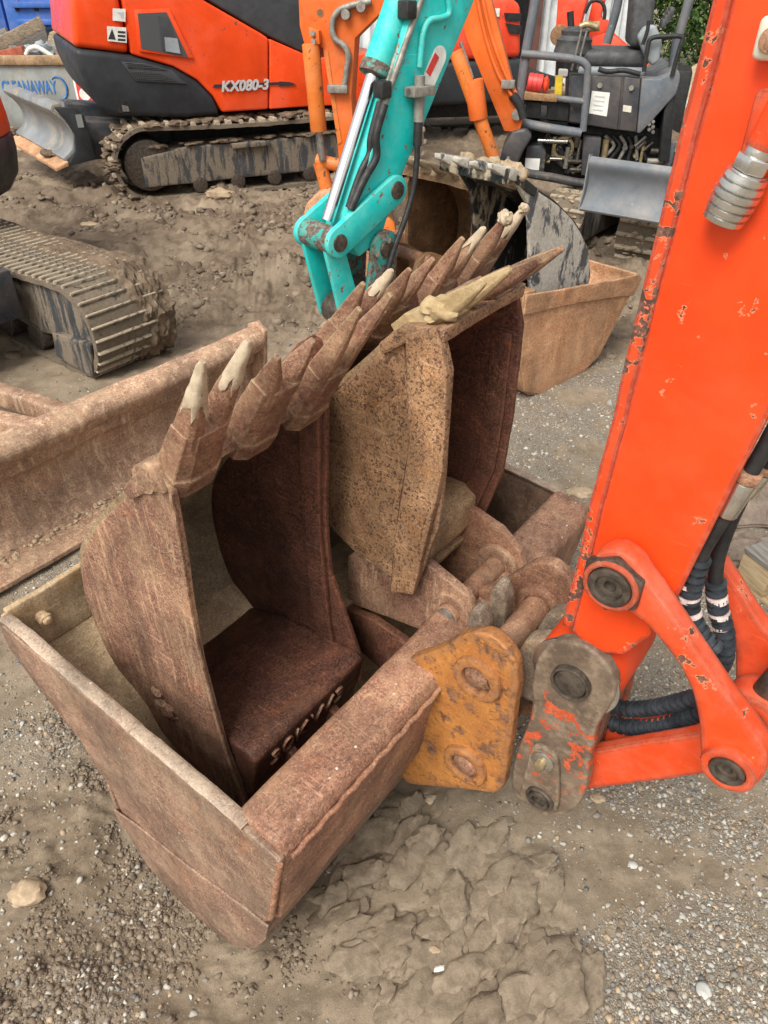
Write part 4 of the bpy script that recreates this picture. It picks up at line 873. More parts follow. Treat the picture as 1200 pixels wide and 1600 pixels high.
# ------------------------------------------------------------------ second mud bucket further back, with two buckets in it
BACK = Frame(.61, 3.14, (.67, -.742))
t = Thing('mud_bucket', 'pale rusty mud bucket standing behind, hung on the teal arm', 'bucket', BACK, (-.6, .4, 0))
WBK = 1.2
sideb = [(.0, .545), (.12, .525), (.42, .485), (.80, .435), (.92, .425), (.945, .40), (.93, .36), (.86, .27), (.78, .15), (.70, .045), (.58, -.005), (.42, -.02), (.24, -.015), (.09, .05), (.02, .25)]
shb = smooth2([(.935, .43), (.93, .36), (.86, .27), (.78, .15), (.70, .045), (.58, -.005), (.42, -.02), (.24, -.015), (.09, .05), (.02, .25), (.0, .5)], 3)
t.part('shell', MB().shell(shb, -.015, 'x', -WBK + .01, -.01, 6), 'rust_back', bevel=.002, rough=(.004, 4, .08), smooth=50)
for x0 in (-.014, -WBK):
    sp = t.part('side_plate', MB().prism(sideb, 'x', x0, x0 + .014), 'rust_back', bevel=.004, rough=(.003, 5, .06))
    t.part('rim_band', MB().prism([(.0, .552), (.12, .533), (.42, .493), (.80, .443), (.925, .434), (.955, .405), (.94, .36), (.905, .325), (.78, .35), (.42, .41), (.0, .46)], 'x', x0 + .014 if x0 > -.5 else x0 - .01, x0 + .026 if x0 > -.5 else x0), 'rust_back', sp, bevel=.005, seg=3, rough=(.003, 9, .04), smooth=40)
t.part('beam', MB().prism([(-.01, .55), (.1, .545), (.1, .30), (.02, .28), (-.01, .32)], 'x', -WBK + .015, -.015, 4), 'rust_back', bevel=.008, rough=(.002, 8, .08))
for x0 in (-.52, -.74):
    e = t.part('ear', MB().prism(smooth2([(.10, .54), (-.04, .62), (-.13, .63), (-.18, .56), (-.2, .34), (-.12, .26), (.02, .28)], 3), 'x', x0, x0 + .025), 'rust_brown', bevel=.004)
t.part('pin', MB().cyl((-.75, -.10, .60), (-.48, -.10, .60), .028), 'rust_pin', smooth=40)

t = Thing('digging_bucket', 'brown digging bucket with clay-caked lip in the rear mud bucket, opening towards the camera', 'bucket', BACK, (-.7, .4, .2), 'digging buckets in the rear mud bucket')
pr_ = smooth2([(.22, .905), (.36, .86), (.5, .74), (.57, .6), (.55, .42), (.46, .3), (.30, .24)], 4)
bucket(t, -.955, -.475, pr_, [(.22, .30), (.19, .5), (.18, .82)], [(.17, .86), (.20, .91), (.25, .905), (.36, .86), (.345, .84), (.24, .87)], th=.022, mats=('rust_brown', 'rust_brown', 'rust_brown'), fine=.06)
t.part('side_rib', MB().box((-.66, .545, .58), (.012, .02, .4)), 'rust_brown', bevel=.002)
for k in range(5):
    x = -.92 + k * .1
    t.part('tooth', MB().loft([[(x - .045, .24, .88), (x + .045, .24, .88), (x + .045, .24, .925), (x - .045, .24, .925)], [(x - .03, .165, .912), (x + .03, .165, .912), (x + .03, .165, .945), (x - .03, .165, .945)], [(x - .012, .105, .950), (x + .012, .105, .950), (x + .012, .105, .962), (x - .012, .105, .962)]]), 'mud_dry', bevel=.006, rough=(.008, 14, .02), smooth=50)
m = MB()
for k in range(26): m.lump((-.96 + k * .0195, .215 + .012 * math.sin(k * 2.3), .895 + .012 * math.sin(k * 1.1)), .026 + .008 * math.sin(k * 1.9), k, 2, .5)
t.part('clay_cake', m, 'mud_dry', smooth=60)

t = Thing('digging_bucket', 'black digging bucket smeared with white clay in the rear mud bucket', 'bucket', BACK, (-.28, .45, .2), 'digging buckets in the rear mud bucket')
xn = -.12
pl = BACK.Xs(xn, (794, 266), (838, 298), (872, 322), (900, 352), (918, 390), (922, 432), (908, 462), (870, 492))
op = BACK.Xs(xn, (832, 488), (830, 440), (829, 380), (826, 320), (808, 285))
y0 = min(p[0] for p in pl)
bucket(t, -.47, xn, smooth2(pl, 3), op, [(y0 - .03, pl[0][1] - .05), (y0 - .02, pl[0][1] + .01), (y0 + .03, pl[0][1] + .005), (pl[1][0], pl[1][1] + .01), (pl[1][0] - .02, pl[1][1] - .02), (y0 + .04, pl[0][1] - .05)], th=.022, mats=('black_clay', 'white_clay', 'black_clay'), fine=.06)
for k in range(4):
    x = -.44 + k * .098; yy, zz = y0, pl[0][1] - .02
    t.part('tooth', MB().loft([[(x - .038, yy + .10, zz - .05), (x + .038, yy + .10, zz - .05), (x + .038, yy + .10, zz + .0), (x - .038, yy + .10, zz + .0)], [(x - .034, yy, zz - .01), (x + .034, yy, zz - .01), (x + .034, yy, zz + .035), (x - .034, yy, zz + .035)], [(x - .014, yy - .085, zz + .03), (x + .014, yy - .085, zz + .03), (x + .014, yy - .085, zz + .05), (x - .014, yy - .085, zz + .05)]]), 'white_clay', bevel=.006, rough=(.006, 14, .03), smooth=50)
m = MB()
for k in range(22): m.lump((-.46 + k * .016, y0 + .05 + .05 * abs(math.sin(k * 1.9)), pl[0][1] - .03 + .02 * math.sin(k * 2.7)), .03, k, 2, .5)
t.part('clay_cake', m, 'mud_dry', smooth=60)

# ------------------------------------------------------------------ teal arm
TX = -.53
t = Thing('excavator', 'teal excavator, only its arm with a chrome cylinder rod reaching into view', 'excavator', BACK, (-.6, -.3, .3))
def tp(*px, x=TX): return BACK.Xs(x, *px)
st = tp((655, -20), (612, 133), (592, 200), (572, 268), (550, 338), (545, 378), (562, 402), (596, 374), (608, 333), (624, 285), (667, 183), (742, 0), (750, -20))
d0 = Vector(st[0]) - Vector(st[1]); d1 = Vector(st[12]) - Vector(st[11])
st = [tuple(Vector(st[0]) + d0.normalized() * .9)] + st + [tuple(Vector(st[12]) + d1.normalized() * .8)]
stk = t.part('stick', MB().prism(st, 'x', TX - .17, TX), 'paint_teal', bevel=.008, seg=2, rough=(.0015, 6, .08), smooth=40)
def tcyl(a, b, r, r2=None, xo=0.0, seg=20): return MB().cyl((TX + xo, *BACK.X(*a, TX + xo)), (TX + xo, *BACK.X(*b, TX + xo)), r, r2, seg)
bar_a, bar_b = (588, 108), (640, -40)
t.part('cylinder_barrel', tcyl(bar_a, bar_b, .058, xo=-.09), 'paint_teal', smooth=40, bevel=.003)
t.part('gland', tcyl((584, 118), (590, 100), .064, xo=-.09), 'paint_teal_worn', smooth=40, bevel=.004)
t.part('cylinder_rod', tcyl((583, 116), (512, 345), .027, xo=-.09), 'chrome', smooth=40)
pA_, pB_ = tp((523, 377))[0], tp((612, 295))[0]
def linkpoly(a, b, ra, rb):
    a, b = Vector(a), Vector(b); d = (b - a).normalized(); n = Vector((-d.y, d.x)); out = []
    for k in range(9): q = math.pi / 2 + math.pi * k / 8; out.append(a + (d * math.cos(q) + n * math.sin(q)) * ra)
    for k in range(9): q = -math.pi / 2 + math.pi * k / 8; out.append(b + (d * math.cos(q) + n * math.sin(q)) * rb)
    return [tuple(p) for p in out]
for xo in (.006, -.206):
    lk = t.part('idler_link', MB().prism(linkpoly(pA_, pB_, .062, .058), 'x', TX + xo, TX + xo + .03), 'paint_teal', bevel=.005, smooth=40)
    for p in (pA_, pB_):
        t.part('pin', MB().cyl((TX + xo - .004, *p), (TX + xo + .036, *p), .036, seg=24), 'steel_dark', lk, bevel=.004, smooth=40)
t.part('cross_tube', MB().cyl((TX - .20, *pA_), (TX + .004, *pA_), .056, seg=28), 'paint_teal_worn', bevel=.004, smooth=40)
pC_ = tp((552, 492))[0]
for xo in (-.015, -.165):
    t.part('tie_link', MB().prism(linkpoly(pA_, pC_, .048, .058), 'x', TX + xo - .02, TX + xo + .005), 'paint_teal', bevel=.005, smooth=40)
pD_ = tp((596, 385))[0]; pE_ = tp((588, 470))[0]
hc = t.part('hitch_cheek', MB().prism(linkpoly(pD_, pE_, .075, .085), 'x', TX + .004, TX + .03), 'paint_teal_worn', bevel=.006, smooth=40)
t.part('hitch_cheek', MB().prism(linkpoly(pD_, pE_, .075, .085), 'x', TX - .20, TX - .175), 'paint_teal_worn', bevel=.006, smooth=40)
t.part('pin', MB().cyl((TX - .2, *pD_), (TX + .045, *pD_), .036), 'steel_dark', hc, bevel=.004, smooth=40)
t.part('grease_nipple', MB().cyl((TX + .03, *tp((593, 372))[0]), (TX + .06, *tp((594, 371))[0]), .012, seg=8).cyl((TX + .03, *tp((578, 393))[0]), (TX + .05, *tp((578, 393))[0]), .012, seg=8), 'zinc', hc)
t.part('hitch_body', MB().prism(linkpoly(pC_, pE_, .07, .085), 'x', TX - .15, TX - .02), 'steel_dark', bevel=.01)
def those(name, px, r, mat, xo=.02, par=None):
    return t.part(name, MB().tube(smooth_path([(TX + xo, *BACK.X(a, b, TX + xo)) for a, b in px], 6), r, 10), mat, par, smooth=60)
those('pipe', ((652, -10), (628, 60), (603, 135), (594, 165)), .012, 'grey_hose', -.03); those('pipe', ((662, -10), (640, 50), (612, 130), (600, 165)), .012, 'grey_hose', .0)
those('hose', ((594, 160), (580, 215), (578, 240), (566, 265), (553, 300), (545, 325)), .016, 'rubber', -.02); those('hose', ((601, 163), (588, 210), (588, 245), (572, 275), (560, 300), (548, 328)), .016, 'rubber', .015)
for a in ((600, 140), (639, 15)):
    q = BACK.X(*a, TX); t.part('pipe_clamp', MB().box((TX - .01, *q), (.06, .05, .06)), 'rubber', bevel=.006)
those('pipe', ((700, -10), (702, 20), (690, 28), (672, 32), (662, 50), (658, 80), (656, 105)), .012, 'paint_teal', .014)
v = those('valve', ((656, 118), (655, 160), (654, 190)), .022, 'grey_hose', .03)
q = BACK.X(655, 142, TX + .03); t.part('valve_tap', MB().box((TX + .035, *q), (.06, .12, .035)).cyl((TX + .03, q[0] - .06, q[1]), (TX + .03, q[0] + .06, q[1]), .018), 'grey_hose', v, bevel=.004)
those('hose_end', ((654, 190), (653, 205), (652, 228)), .019, 'rubber', .03)
those('hose', ((652, 225), (651, 255), (645, 300), (632, 345), (617, 385), (607, 420), (600, 450)), .0125, 'rubber', .05)
ov = linkpoly(tp((671, 122))[0], tp((686, 88))[0], .038, .038)
stt = t.part('sticker', MB().prism(ov, 'x', TX + .001, TX + .004), 'white_sticker', stk)
a, b = Vector(tp((667, 115))[0]), Vector(tp((681, 85))[0]); dd = (b - a).normalized(); nn = Vector((-dd.y, dd.x))
t.part('sticker_print', MB().prism([tuple(a + nn * .012 - dd * .0), tuple(b + nn * .012), tuple(b - nn * .018), tuple(a - nn * .018)], 'x', TX + .0045, TX + .006), 'red_sticker', stt)

# ------------------------------------------------------------------ crawler tracks
def track(t, fr_pts, x0, x1, pitch, lug, mats=('track_rubber', 'track_lug'), ax='x', lugmesh=None, belt=.03, gapw=0.0, roughb=(.006, 9, .05)):
    """closed loop of points (a, z); belt plus one raised bar per pitch"""
    def P(w, a, z): return (w, a, z) if ax == 'x' else (a, w, z)
    L = [Vector((a, z)) for a, z in fr_pts]; n = len(L); cen = sum(L, Vector((0, 0))) / n
    inner = []
    for i in range(n):
        d = (L[(i + 1) % n] - L[i - 1]).normalized(); nr = Vector((d.y, -d.x))
        if nr.dot(L[i] - cen) < 0: nr = -nr
        inner.append(L[i] - nr * belt)
    m = MB(); loops = []
    k = 0; vs = []; fs = []
    for i in range(n):
        for w, p in ((x0, L[i]), (x1, L[i]), (x1, inner[i]), (x0, inner[i])): vs.append(P(w, p.x, p.y))
    for i in range(n):
        j = (i + 1) % n
        for c in range(4): d = (c + 1) % 4; fs.append((i * 4 + c, i * 4 + d, j * 4 + d, j * 4 + c))
    b = t.part('track_belt', m.add(vs, fs), mats[0], rough=roughb, smooth=60)
    # bars
    tot = sum((L[(i + 1) % n] - L[i]).length for i in range(n)); cnt = int(tot / pitch); pit = tot / cnt
    hw, hl, hh = (x1 - x0) / 2, lug[0] / 2, lug[1]
    lm = MB().loft([[(-hw, -hl, -.004), (hw, -hl, -.004), (hw, hl, -.004), (-hw, hl, -.004)], [(-hw, -hl * .7, hh), (hw, -hl * .7, hh), (hw, hl * .7, hh), (-hw, hl * .7, hh)]]).mesh('track_bar', bevel=.004, seg=1, mat=mats[1])
    acc = 0; nxt = 0; i = 0
    for i in range(n):
        seg = L[(i + 1) % n] - L[i]; sl = seg.length
        while nxt < acc + sl - 1e-6:
            p = L[i] + seg * ((nxt - acc) / sl); d = seg.normalized(); nr = Vector((d.y, -d.x))
            if nr.dot(p - cen) < 0: nr = -nr
            lat = Vector(P(1, 0, 0)); out = Vector(P(0, nr.x, nr.y)); along = out.cross(lat)
            M = Matrix((lat, along, out)).transposed().to_4x4(); M.translation = Vector(P((x0 + x1) / 2, p.x, p.y))
            t.piece('track_bar', lm, M, b); nxt += pit
        acc += sl
    return b
def stadium(a0, a1, r, z0=0.0, sag=.02, n=14, r2=None):
    """loop from nose a0 to tail a1 (outer extents)"""
    r2 = r2 or r; out = []
    c0, c1 = a0 + r, a1 - r2
    for k in range(n + 1): q = -math.pi / 2 - math.pi * k / n; out.append((c0 + r * math.cos(q), z0 + r + r * math.sin(q)))
    m = 14
    for k in range(1, m): u = k / m; out.append((c0 + (c1 - c0) * u, z0 + 2 * r + (2 * r2 - 2 * r) * u - sag * math.sin(math.pi * u)))
    for k in range(n + 1): q = math.pi / 2 - math.pi * k / n; out.append((c1 + r2 * math.cos(q), z0 + r2 + r2 * math.sin(q)))
    for k in range(1, m): u = k / m; out.append((c1 + (c0 - c1) * u, z0))
    return out
def mudlumps(n, f, r, seed, sq=(1, 1, .5)):
    m = MB(); rg = random.Random(seed)
    for k in range(n):
        c = f(rg); m.lump(c, r * rg.uniform(.5, 1.3), k + seed, 2, .55, 1.5, sq)
    return m

# ------------------------------------------------------------------ left excavator: near crawler, dozer blade, tail
LF = Frame(-1.441, 3.384, (.61, .79))
t = Thing('excavator', 'excavator cut off by the left edge, rusty dozer blade and mud-caked crawler', 'excavator', LF, (-.4, .6, 0))
tb_ = track(t, stadium(-.07, 2.0, .235, 0, .02), .0, .45, .062, (.016, .017))
t.part('track_frame', MB().prism([(.0, .08), (-.01, .30), (.07, .395), (.22, .425), (1.8, .41), (1.8, .13), (1.3, .10), (.75, .16), (.5, .13), (.33, .16), (.12, .06)], 'x', .03, .40), 'track_frame', bevel=.012, seg=3, rough=(.004, 6, .06), smooth=40)
t.part('track_guard', MB().prism([(.02, .03), (-.03, .22), (.30, .20), (.33, .06)], 'x', -.012, .03), 'track_frame', bevel=.006, rough=(.003, 9, .05))
for yy in (.55, .85, 1.15): t.part('roller', MB().cyl((.02, yy, .10), (.40, yy, .10), .075, seg=18), 'steel_dark', smooth=40, bevel=.006)
L_ = stadium(-.07, 2.0, .235, 0, .02, 40); n_ = 42; vs = []; fs = []
cen = Vector((.9, .235)); seq = L_[2:62]
for i, (a, z) in enumerate(seq):
    p = Vector((a, z)); c = Vector((min(max(a, .165), 1.76), .235)); d = (p - c).normalized()
    for j in range(n_):
        x = .15 + .325 * j / (n_ - 1); w = Vector((x, a, z))
        m_ = max(0, min(1, (x - .24) / .07 + 1.6 * mnoise.fractal(w * 7, 1.0, 2.0, 4))); m_ *= max(.25, min(1, 1.1 - max(0, a - .25) * .5))
        th = -.012 + m_ * (.036 + .022 * mnoise.fractal(w * 16, 1.0, 2.0, 5) + .012 * mnoise.fractal(w * 50, 1.0, 2.0, 3)) - (.05 if j in (0, n_ - 1) else 0)
        vs.append((x, a + d.x * th, z + d.y * th))
for i in range(len(seq) - 1):
    for j in range(n_ - 1): k = i * n_ + j; fs.append((k, k + 1, k + n_ + 1, k + n_))
t.part('mud_cake', MB().add(vs, fs), 'mud', tb_, smooth=45, rough=(.007, 34, .016))
bl = smooth2([(-.905, .455), (-.958, .44), (-.982, .40), (-.955, .355), (-.915, .335), (-.905, .29), (-.875, .262), (-.868, .21), (-.885, .14), (-.92, .07), (-.985, .03)], 4)
bd = t.part('dozer_blade', MB().shell(bl, .022, 'x', -1.62, .26, 16), 'rust_blade', bevel=.004, rough=(.005, 4, .05), smooth=55)
t.part('cutting_edge', MB().prism([(-.965, .052), (-.965, .03), (-1.085, .016), (-1.085, .036)], 'x', -1.62, .26, 10), 'rust_blade', bd, bevel=.003, rough=(.003, 8, .05))
t.part('end_plate', MB().prism([(-.975, .44), (-.93, .475), (-.87, .45), (-.855, .25), (-.87, .10), (-1.0, .03), (-.95, .25)], 'x', .26, .28), 'rust_blade', bd, bevel=.004, rough=(.002, 9, .05))
def on_blade(rg): u = rg.random(); return (rg.uniform(-1.4, -.35), -.955 - .075 * u, .062 - .03 * u)
t.part('gravel_heap', mudlumps(160, on_blade, .008, 8, (1, 1, .7)), 'mud_dry', bd, smooth=50, kind='stuff')
def beam3(a, b, w, h):
    a, b = Vector(a), Vector(b); d = (b - a).normalized(); u = Vector((0, 0, 1)).cross(d).normalized(); v = d.cross(u)
    return MB().loft([[p + u * i * w / 2 + v * j * h / 2 for i, j in ((-1, -1), (1, -1), (1, 1), (-1, 1))] for p in (a, b)])
pa = t.part('push_arm', beam3((-.98, .25, .28), (-.56, -.86, .22), .08, .11), 'rust_blade', bevel=.014, seg=3)
t.part('push_arm', beam3((-.62, .25, .22), (-.36, -.86, .16), .07, .09), 'rust_blade', bevel=.014, seg=3)
t.part('gusset', MB().prism([(-.84, .30), (-.84, .12), (-.62, .2), (-.55, .28)], 'x', -.66, -.62), 'steel', pa, bevel=.006)
t.part('under_frame', MB().box((-.55, .95, .38), (1.0, 1.0, .25)), 'slate_dark', bevel=.02)
# tail of the upper body reaching in at the left edge
def rounded(cx, cy, rx, ry, n=28): return [(cx + rx * math.cos(2 * math.pi * k / n), cy + ry * math.sin(2 * math.pi * k / n)) for k in range(n)]
tc = LF.l((-3.2, 4.62, 0))
def stack(levels):
    """rounded-box footprint, one inset per level"""
    m = MB(); L = []
    for z, r in levels:
        loop = []
        for k in range(48):
            q = 2 * math.pi * k / 48; c, s_ = math.cos(q), math.sin(q); d = r - .475
            wx = (1.0 + d) * math.copysign(abs(c) ** .62, c); wy = (.62 + d) * math.copysign(abs(s_) ** .62, s_)
            p = LF.l((-3.2 + wx, 4.62 + wy, 0)); loop.append((p.x, p.y, z))
        L.append(loop)
    return m.loft(L)
t.part('tail_skirt', stack([(.56, .28), (.60, .40), (.68, .455), (.80, .475), (.885, .475), (.90, .46)]), 'black_plastic', smooth=60)
t.part('tail_cover', stack([(.895, .455), (.91, .472), (1.0, .470), (1.2, .45), (1.38, .40), (1.45, .30)]), 'paint_kx', smooth=60)
t.part('engine_hood', stack([(1.449, .28), (1.50, .27), (1.62, .20), (1.64, .15)]), 'dark_grey', smooth=60)

# ------------------------------------------------------------------ big orange excavator at the back left
K = Frame(-2.1, 6.9, (.907, .42))
t = Thing('excavator', 'large orange excavator with black counterweight at the upper left, blade towards the bin', 'excavator', K, (1.1, .9, 0))
b1 = track(t, stadium(-.22, 2.75, .30, 0, .03), .0, .45, .105, (.052, .030), mats=('track_rubber', 'track_lug'), ax='y')
track(t, stadium(.35, 2.75, .30, 0, .03), 1.55, 2.0, .105, (.052, .030), mats=('track_rubber', 'track_lug'), ax='y')
tf = t.part('track_frame', MB().prism([(.02, .12), (.02, .36), (.45, .42), (2.5, .42), (2.5, .13)], 'y', .03, .42), 'track_frame', bevel=.01, rough=(.003, 5, .1))
t.part('step', MB().box((1.0, .015, .40), (.35, .06, .04)), 'track_frame', tf, bevel=.006)
t.part('idler', MB().cyl((.08, .06, .29), (.08, .40, .29), .21, seg=28), 'steel_dark', bevel=.02, smooth=40)
for xx in (.5, .85, 1.2, 1.55, 1.9): t.part('roller', MB().cyl((xx, .02, .10), (xx, .40, .10), .065, seg=14), 'steel_dark', smooth=40, bevel=.005)
def on_kx(rg):
    if rg.random() < .55: return (rg.uniform(.1, 2.4), rg.uniform(0, .45), .60 + .01 * rg.random())
    q = rg.uniform(math.pi * .5, math.pi * 1.4); return (.08 + .30 * math.cos(q), rg.uniform(0, .45), .30 + .30 * math.sin(q))
t.part('mud_cake', mudlumps(220, on_kx, .042, 21, (1.3, 1.3, .45)), 'mud', b1, smooth=60, kind='stuff')
t.part('mud_cake', mudlumps(60, lambda rg: (rg.uniform(.1, 2.2), rg.uniform(.02, .1), .435 + .01 * rg.random()), .035, 22, (1.5, 1.0, .4)), 'mud', tf, smooth=60, kind='stuff')
t.part('chassis', MB().box((1.2, 1.0, .46), (1.6, 1.1, .34)).cyl((1.25, 1.0, .5), (1.25, 1.0, .68), .55, seg=30), 'engine_dark', bevel=.01)
Y0 = .10
def kp(*px): return K.Ys(Y0, *px)
def panel(name, poly, mat, depth=1.9, bevel=.03, parent=None, y0=Y0, **kw):
    return t.part(name, MB().prism(poly, 'y', y0, y0 + depth), mat, parent, bevel=bevel, seg=3, smooth=40, **kw)
tz = 2.05
sk = kp((115, 75), (160, 80), (204, 86), (233, 94), (271, 105), (308, 126), (333, 151), (346, 180), (292, 185), (175, 181), (158, 171), (140, 145), (124, 110))
skirt = panel('counterweight', sk, 'black_plastic', bevel=.05)
rear_ = kp((115, 74), (160, 79), (203, 85)); xr_ = rear_[2][0]; xl_ = rear_[0][0]
panel('rear_cover', rear_[::1] + [(xr_ - .02, tz), (xl_ + .16, tz)], 'paint_kx', bevel=.045, y0=Y0 + .012, depth=1.87)
sd_ = kp((205, 85), (233, 93), (271, 104), (308, 125), (333, 150), (348, 176), (420, 171))
cov = kp((316, -2), (417, 56))
panel('engine_cover', sd_ + kp((420, 60), (410, 53), (318, 0)) + [(sd_[0][0] + .55, tz), (sd_[0][0] + .01, tz)], 'paint_kx', bevel=.02, y0=Y0 + .006, depth=1.87)
panel('side_cover', kp((422, 171), (490, 166), (490, 92), (475, 84), (422, 61)) , 'paint_kx', bevel=.012, y0=Y0 + .008, depth=1.85)
panel('cab_cover', kp((320, -3), (417, 55), (500, 95), (505, 40)) + [(2.2, 2.0), (1.0, tz)], 'dark_grey', bevel=.02, y0=Y0 + .035, depth=1.8)
panel('rear_side', kp((492, 166), (492, 92)) + [(2.4, 1.05), (2.4, .62)], 'paint_kx', bevel=.012, y0=Y0 + .02, depth=1.8)
panel('cab', [(1.9, 1.06), (2.5, 1.06), (2.55, 2.4), (1.9, 2.4)], 'dark_grey', bevel=.04, y0=Y0 + .9, depth=.9)
def plate(name, px, mat, dy, parent=None, th=.006, bevel=0, **kw):
    return t.part(name, MB().prism(K.Ys(Y0 - dy, *px), 'y', Y0 - dy - th, Y0 - dy), mat, parent, bevel=bevel, **kw)
fr_ = plate('grille_frame', ((209, 15), (264, 13), (303, 92), (216, 80)), 'paint_kx', .0, th=.016, bevel=.008)
plate('grille', ((215, 21), (260, 19), (294, 90), (221, 76)), 'mesh', .0165, fr_, .004)
plate('radiator', ((247, 25), (262, 28), (281, 84), (253, 78)), 'dark_grey', .022, fr_, .004)
plate('coolant_tank', ((257, 58), (277, 60), (282, 84), (259, 80)), 'seat_grey', .027, fr_, .004)
vt = plate('vent', ((188, 96), (225, 99), (268, 110), (292, 131), (212, 127)), 'dark_grey', .0, skirt, .012, .006)
plate('vent_mesh', ((197, 98), (228, 101), (262, 110), (200, 106)), 'mesh', .013, skirt, .004); plate('vent_mesh', ((203, 112), (250, 115), (276, 127), (214, 124)), 'mesh', .013, skirt, .004)
plate('hook_recess', ((178, 155), (198, 158), (207, 176), (185, 176)), 'engine_dark', .0, skirt, .004); plate('tow_hook', ((190, 164), (200, 166), (202, 174), (192, 174)), 'steel', .006, skirt, .01)
s1 = plate('sticker', ((176, 13), (196, 14), (196, 34), (176, 32)), 'white_sticker', .001, None, .003); plate('sticker_print', ((182, 19), (193, 19), (193, 30), (189, 28), (188, 24)), 'print_grey', .0045, s1, .001)
s2 = plate('sticker', ((167, 41), (197, 43), (198, 67), (168, 64)), 'white_sticker', .001, None, .003)
plate('sticker_print', ((169, 61), (175, 45), (181, 62)), 'print_black', .0045, s2, .001)
for k in range(3): plate('sticker_print', ((184, 48 + k * 6), (196, 49 + k * 6), (196, 52.5 + k * 6), (184, 51.5 + k * 6)), 'print_black', .0045, s2, .001)
strip = plate('stripe', ((332, 137), (462, 131), (452, 128), (440, 128), (335, 132)), 'print_black', .0, None, .004)
plate('stripe', ((436, 127), (450, 128), (463, 133), (436, 135)), 'print_black', .0005, strip, .0045)
p0 = Vector((K.Y(346, 143, Y0 - .007)[0], Y0 - .007, K.Y(346, 143, Y0 - .007)[1])); q0_ = K.Y(421, 139, Y0 - .007); p1 = Vector((q0_[0], Y0 - .007, q0_[1]))
text_mesh(t, 'model_lettering', 'KX080-3', .11, axes(p0, p1 - p0, (0, 0, 1)), 'print_grey', ext=.003, shear=.25, bold=.004, width=(p1 - p0).length)
# its dozer blade, held clear of the ground
def shear(m, y0, k=-.20): m.v = [(x + k * (y - y0), y, z) for x, y, z in m.v]; return m
ybn, ybf, xb, zb0 = .42, 2.0, -.47, .27
bz2 = smooth2([(xb - .02, zb0 + .46), (xb - .085, zb0 + .445), (xb - .01, zb0 + .36), (xb + .035, zb0 + .25), (xb + .01, zb0 + .12), (xb - .09, zb0 + .04)], 4)
bl_ = t.part('dozer_blade', shear(MB().shell(bz2, -.03, 'y', ybn + .03, ybf, 8), ybn), 'blade_bare', bevel=.003, rough=(.006, 3, .15), smooth=55)
t.part('end_plate', shear(MB().prism([(xb - .09, zb0 + .46), (xb + .06, zb0 + .46), (xb + .14, zb0 + .38), (xb + .16, zb0 + .04), (xb - .09, zb0), (xb + .0, zb0 + .12), (xb + .025, zb0 + .25), (xb - .02, zb0 + .36)], 'y', ybn, ybn + .03), ybn), 'black_plastic', bl_, bevel=.01)
t.part('lifting_slot', MB().box((xb + .09, ybn - .002, zb0 + .35), (.05, .004, .10)), 'galv', bl_, bevel=0)
t.part('cutting_edge', shear(MB().prism([(xb - .08, zb0 + .05), (xb - .08, zb0 + .01), (xb - .19, zb0 - .03), (xb - .19, zb0)], 'y', ybn, ybf, 6), ybn), 'rust_back', bl_, bevel=.004, rough=(.006, 5, .1))
t.part('mud_cake', shear(mudlumps(16, lambda rg: (xb - .10 + rg.uniform(-.04, .04), ybn + rg.choice((.4, .45, .5, 1.5, 1.6, 1.7)) + rg.uniform(-.1, .1), zb0 + .05), .05, 31), ybn), 'mud', bl_, smooth=60, kind='stuff')
for y_ in (ybn + .12, ybn + 1.25):
    t.part('push_arm', MB().prism([(xb + .10, zb0 + .34), (.0, zb0 + .30), (.5, .46), (.5, .24), (xb + .10, zb0 + .02)], 'y', y_, y_ + .3), 'slate_dark', bevel=.02, seg=3)

# ------------------------------------------------------------------ waste skip, blue container, rubbish
t = Thing('skip_bin', 'grey waste skip full of rubbish behind the orange excavator, blue lettering on its side', 'skip bin', WORLD, (-5.6, 11.4, 0))
SY = 10.55
def wy(px, py, Y=SY): return WORLD.Y(px, py, Y)
zt = wy(60, 97)[1]; xR = wy(158, 97)[0]
w_ = t.part('wall', MB().prism([(-8.4, .02), (xR, .02), (xR, zt), (-8.4, zt)], 'y', SY, SY + .05).prism([(-8.4, .02), (xR, .02), (xR, zt), (-8.4, zt)], 'y', SY + 1.75, SY + 1.8).box((-8.4 + .03, SY + .9, zt / 2), (.05, 1.7, zt - .05)).box((xR - .03, SY + .9, zt / 2), (.05, 1.7, zt - .05)).box((-5.7, SY + .9, .06), (5.2, 1.7, .05)), 'galv', bevel=.004)
t.part('rim', MB().box((-5.7, SY + .01, zt + .02), (5.5, .10, .10)).box((-5.7, SY + 1.78, zt + .02), (5.5, .10, .10)), 'rust_tan', bevel=.01)
zb = wy(20, 153)[1]; xa = wy(7, 150)[0]; xb_ = wy(92, 150)[0]
text_mesh(t, 'name_lettering', 'CLEANAWAY', .2, axes((xa, SY - .004, wy(10, 146)[1]), (1, 0, 0), (0, 0, 1)), 'print_blue', w_, ext=.002, bold=.004, width=xb_ - xa)
cx, cz = wy(92, 138); m = MB()
m.tube([(cx + .10 * math.cos(q), SY - .005, cz + .125 * math.sin(q)) for q in np.linspace(math.radians(-100), math.radians(130), 24)], [.003 + .012 * math.sin(math.pi * i / 23) for i in range(24)], 6)
t.part('swoosh', m, 'print_blue', w_, smooth=60)
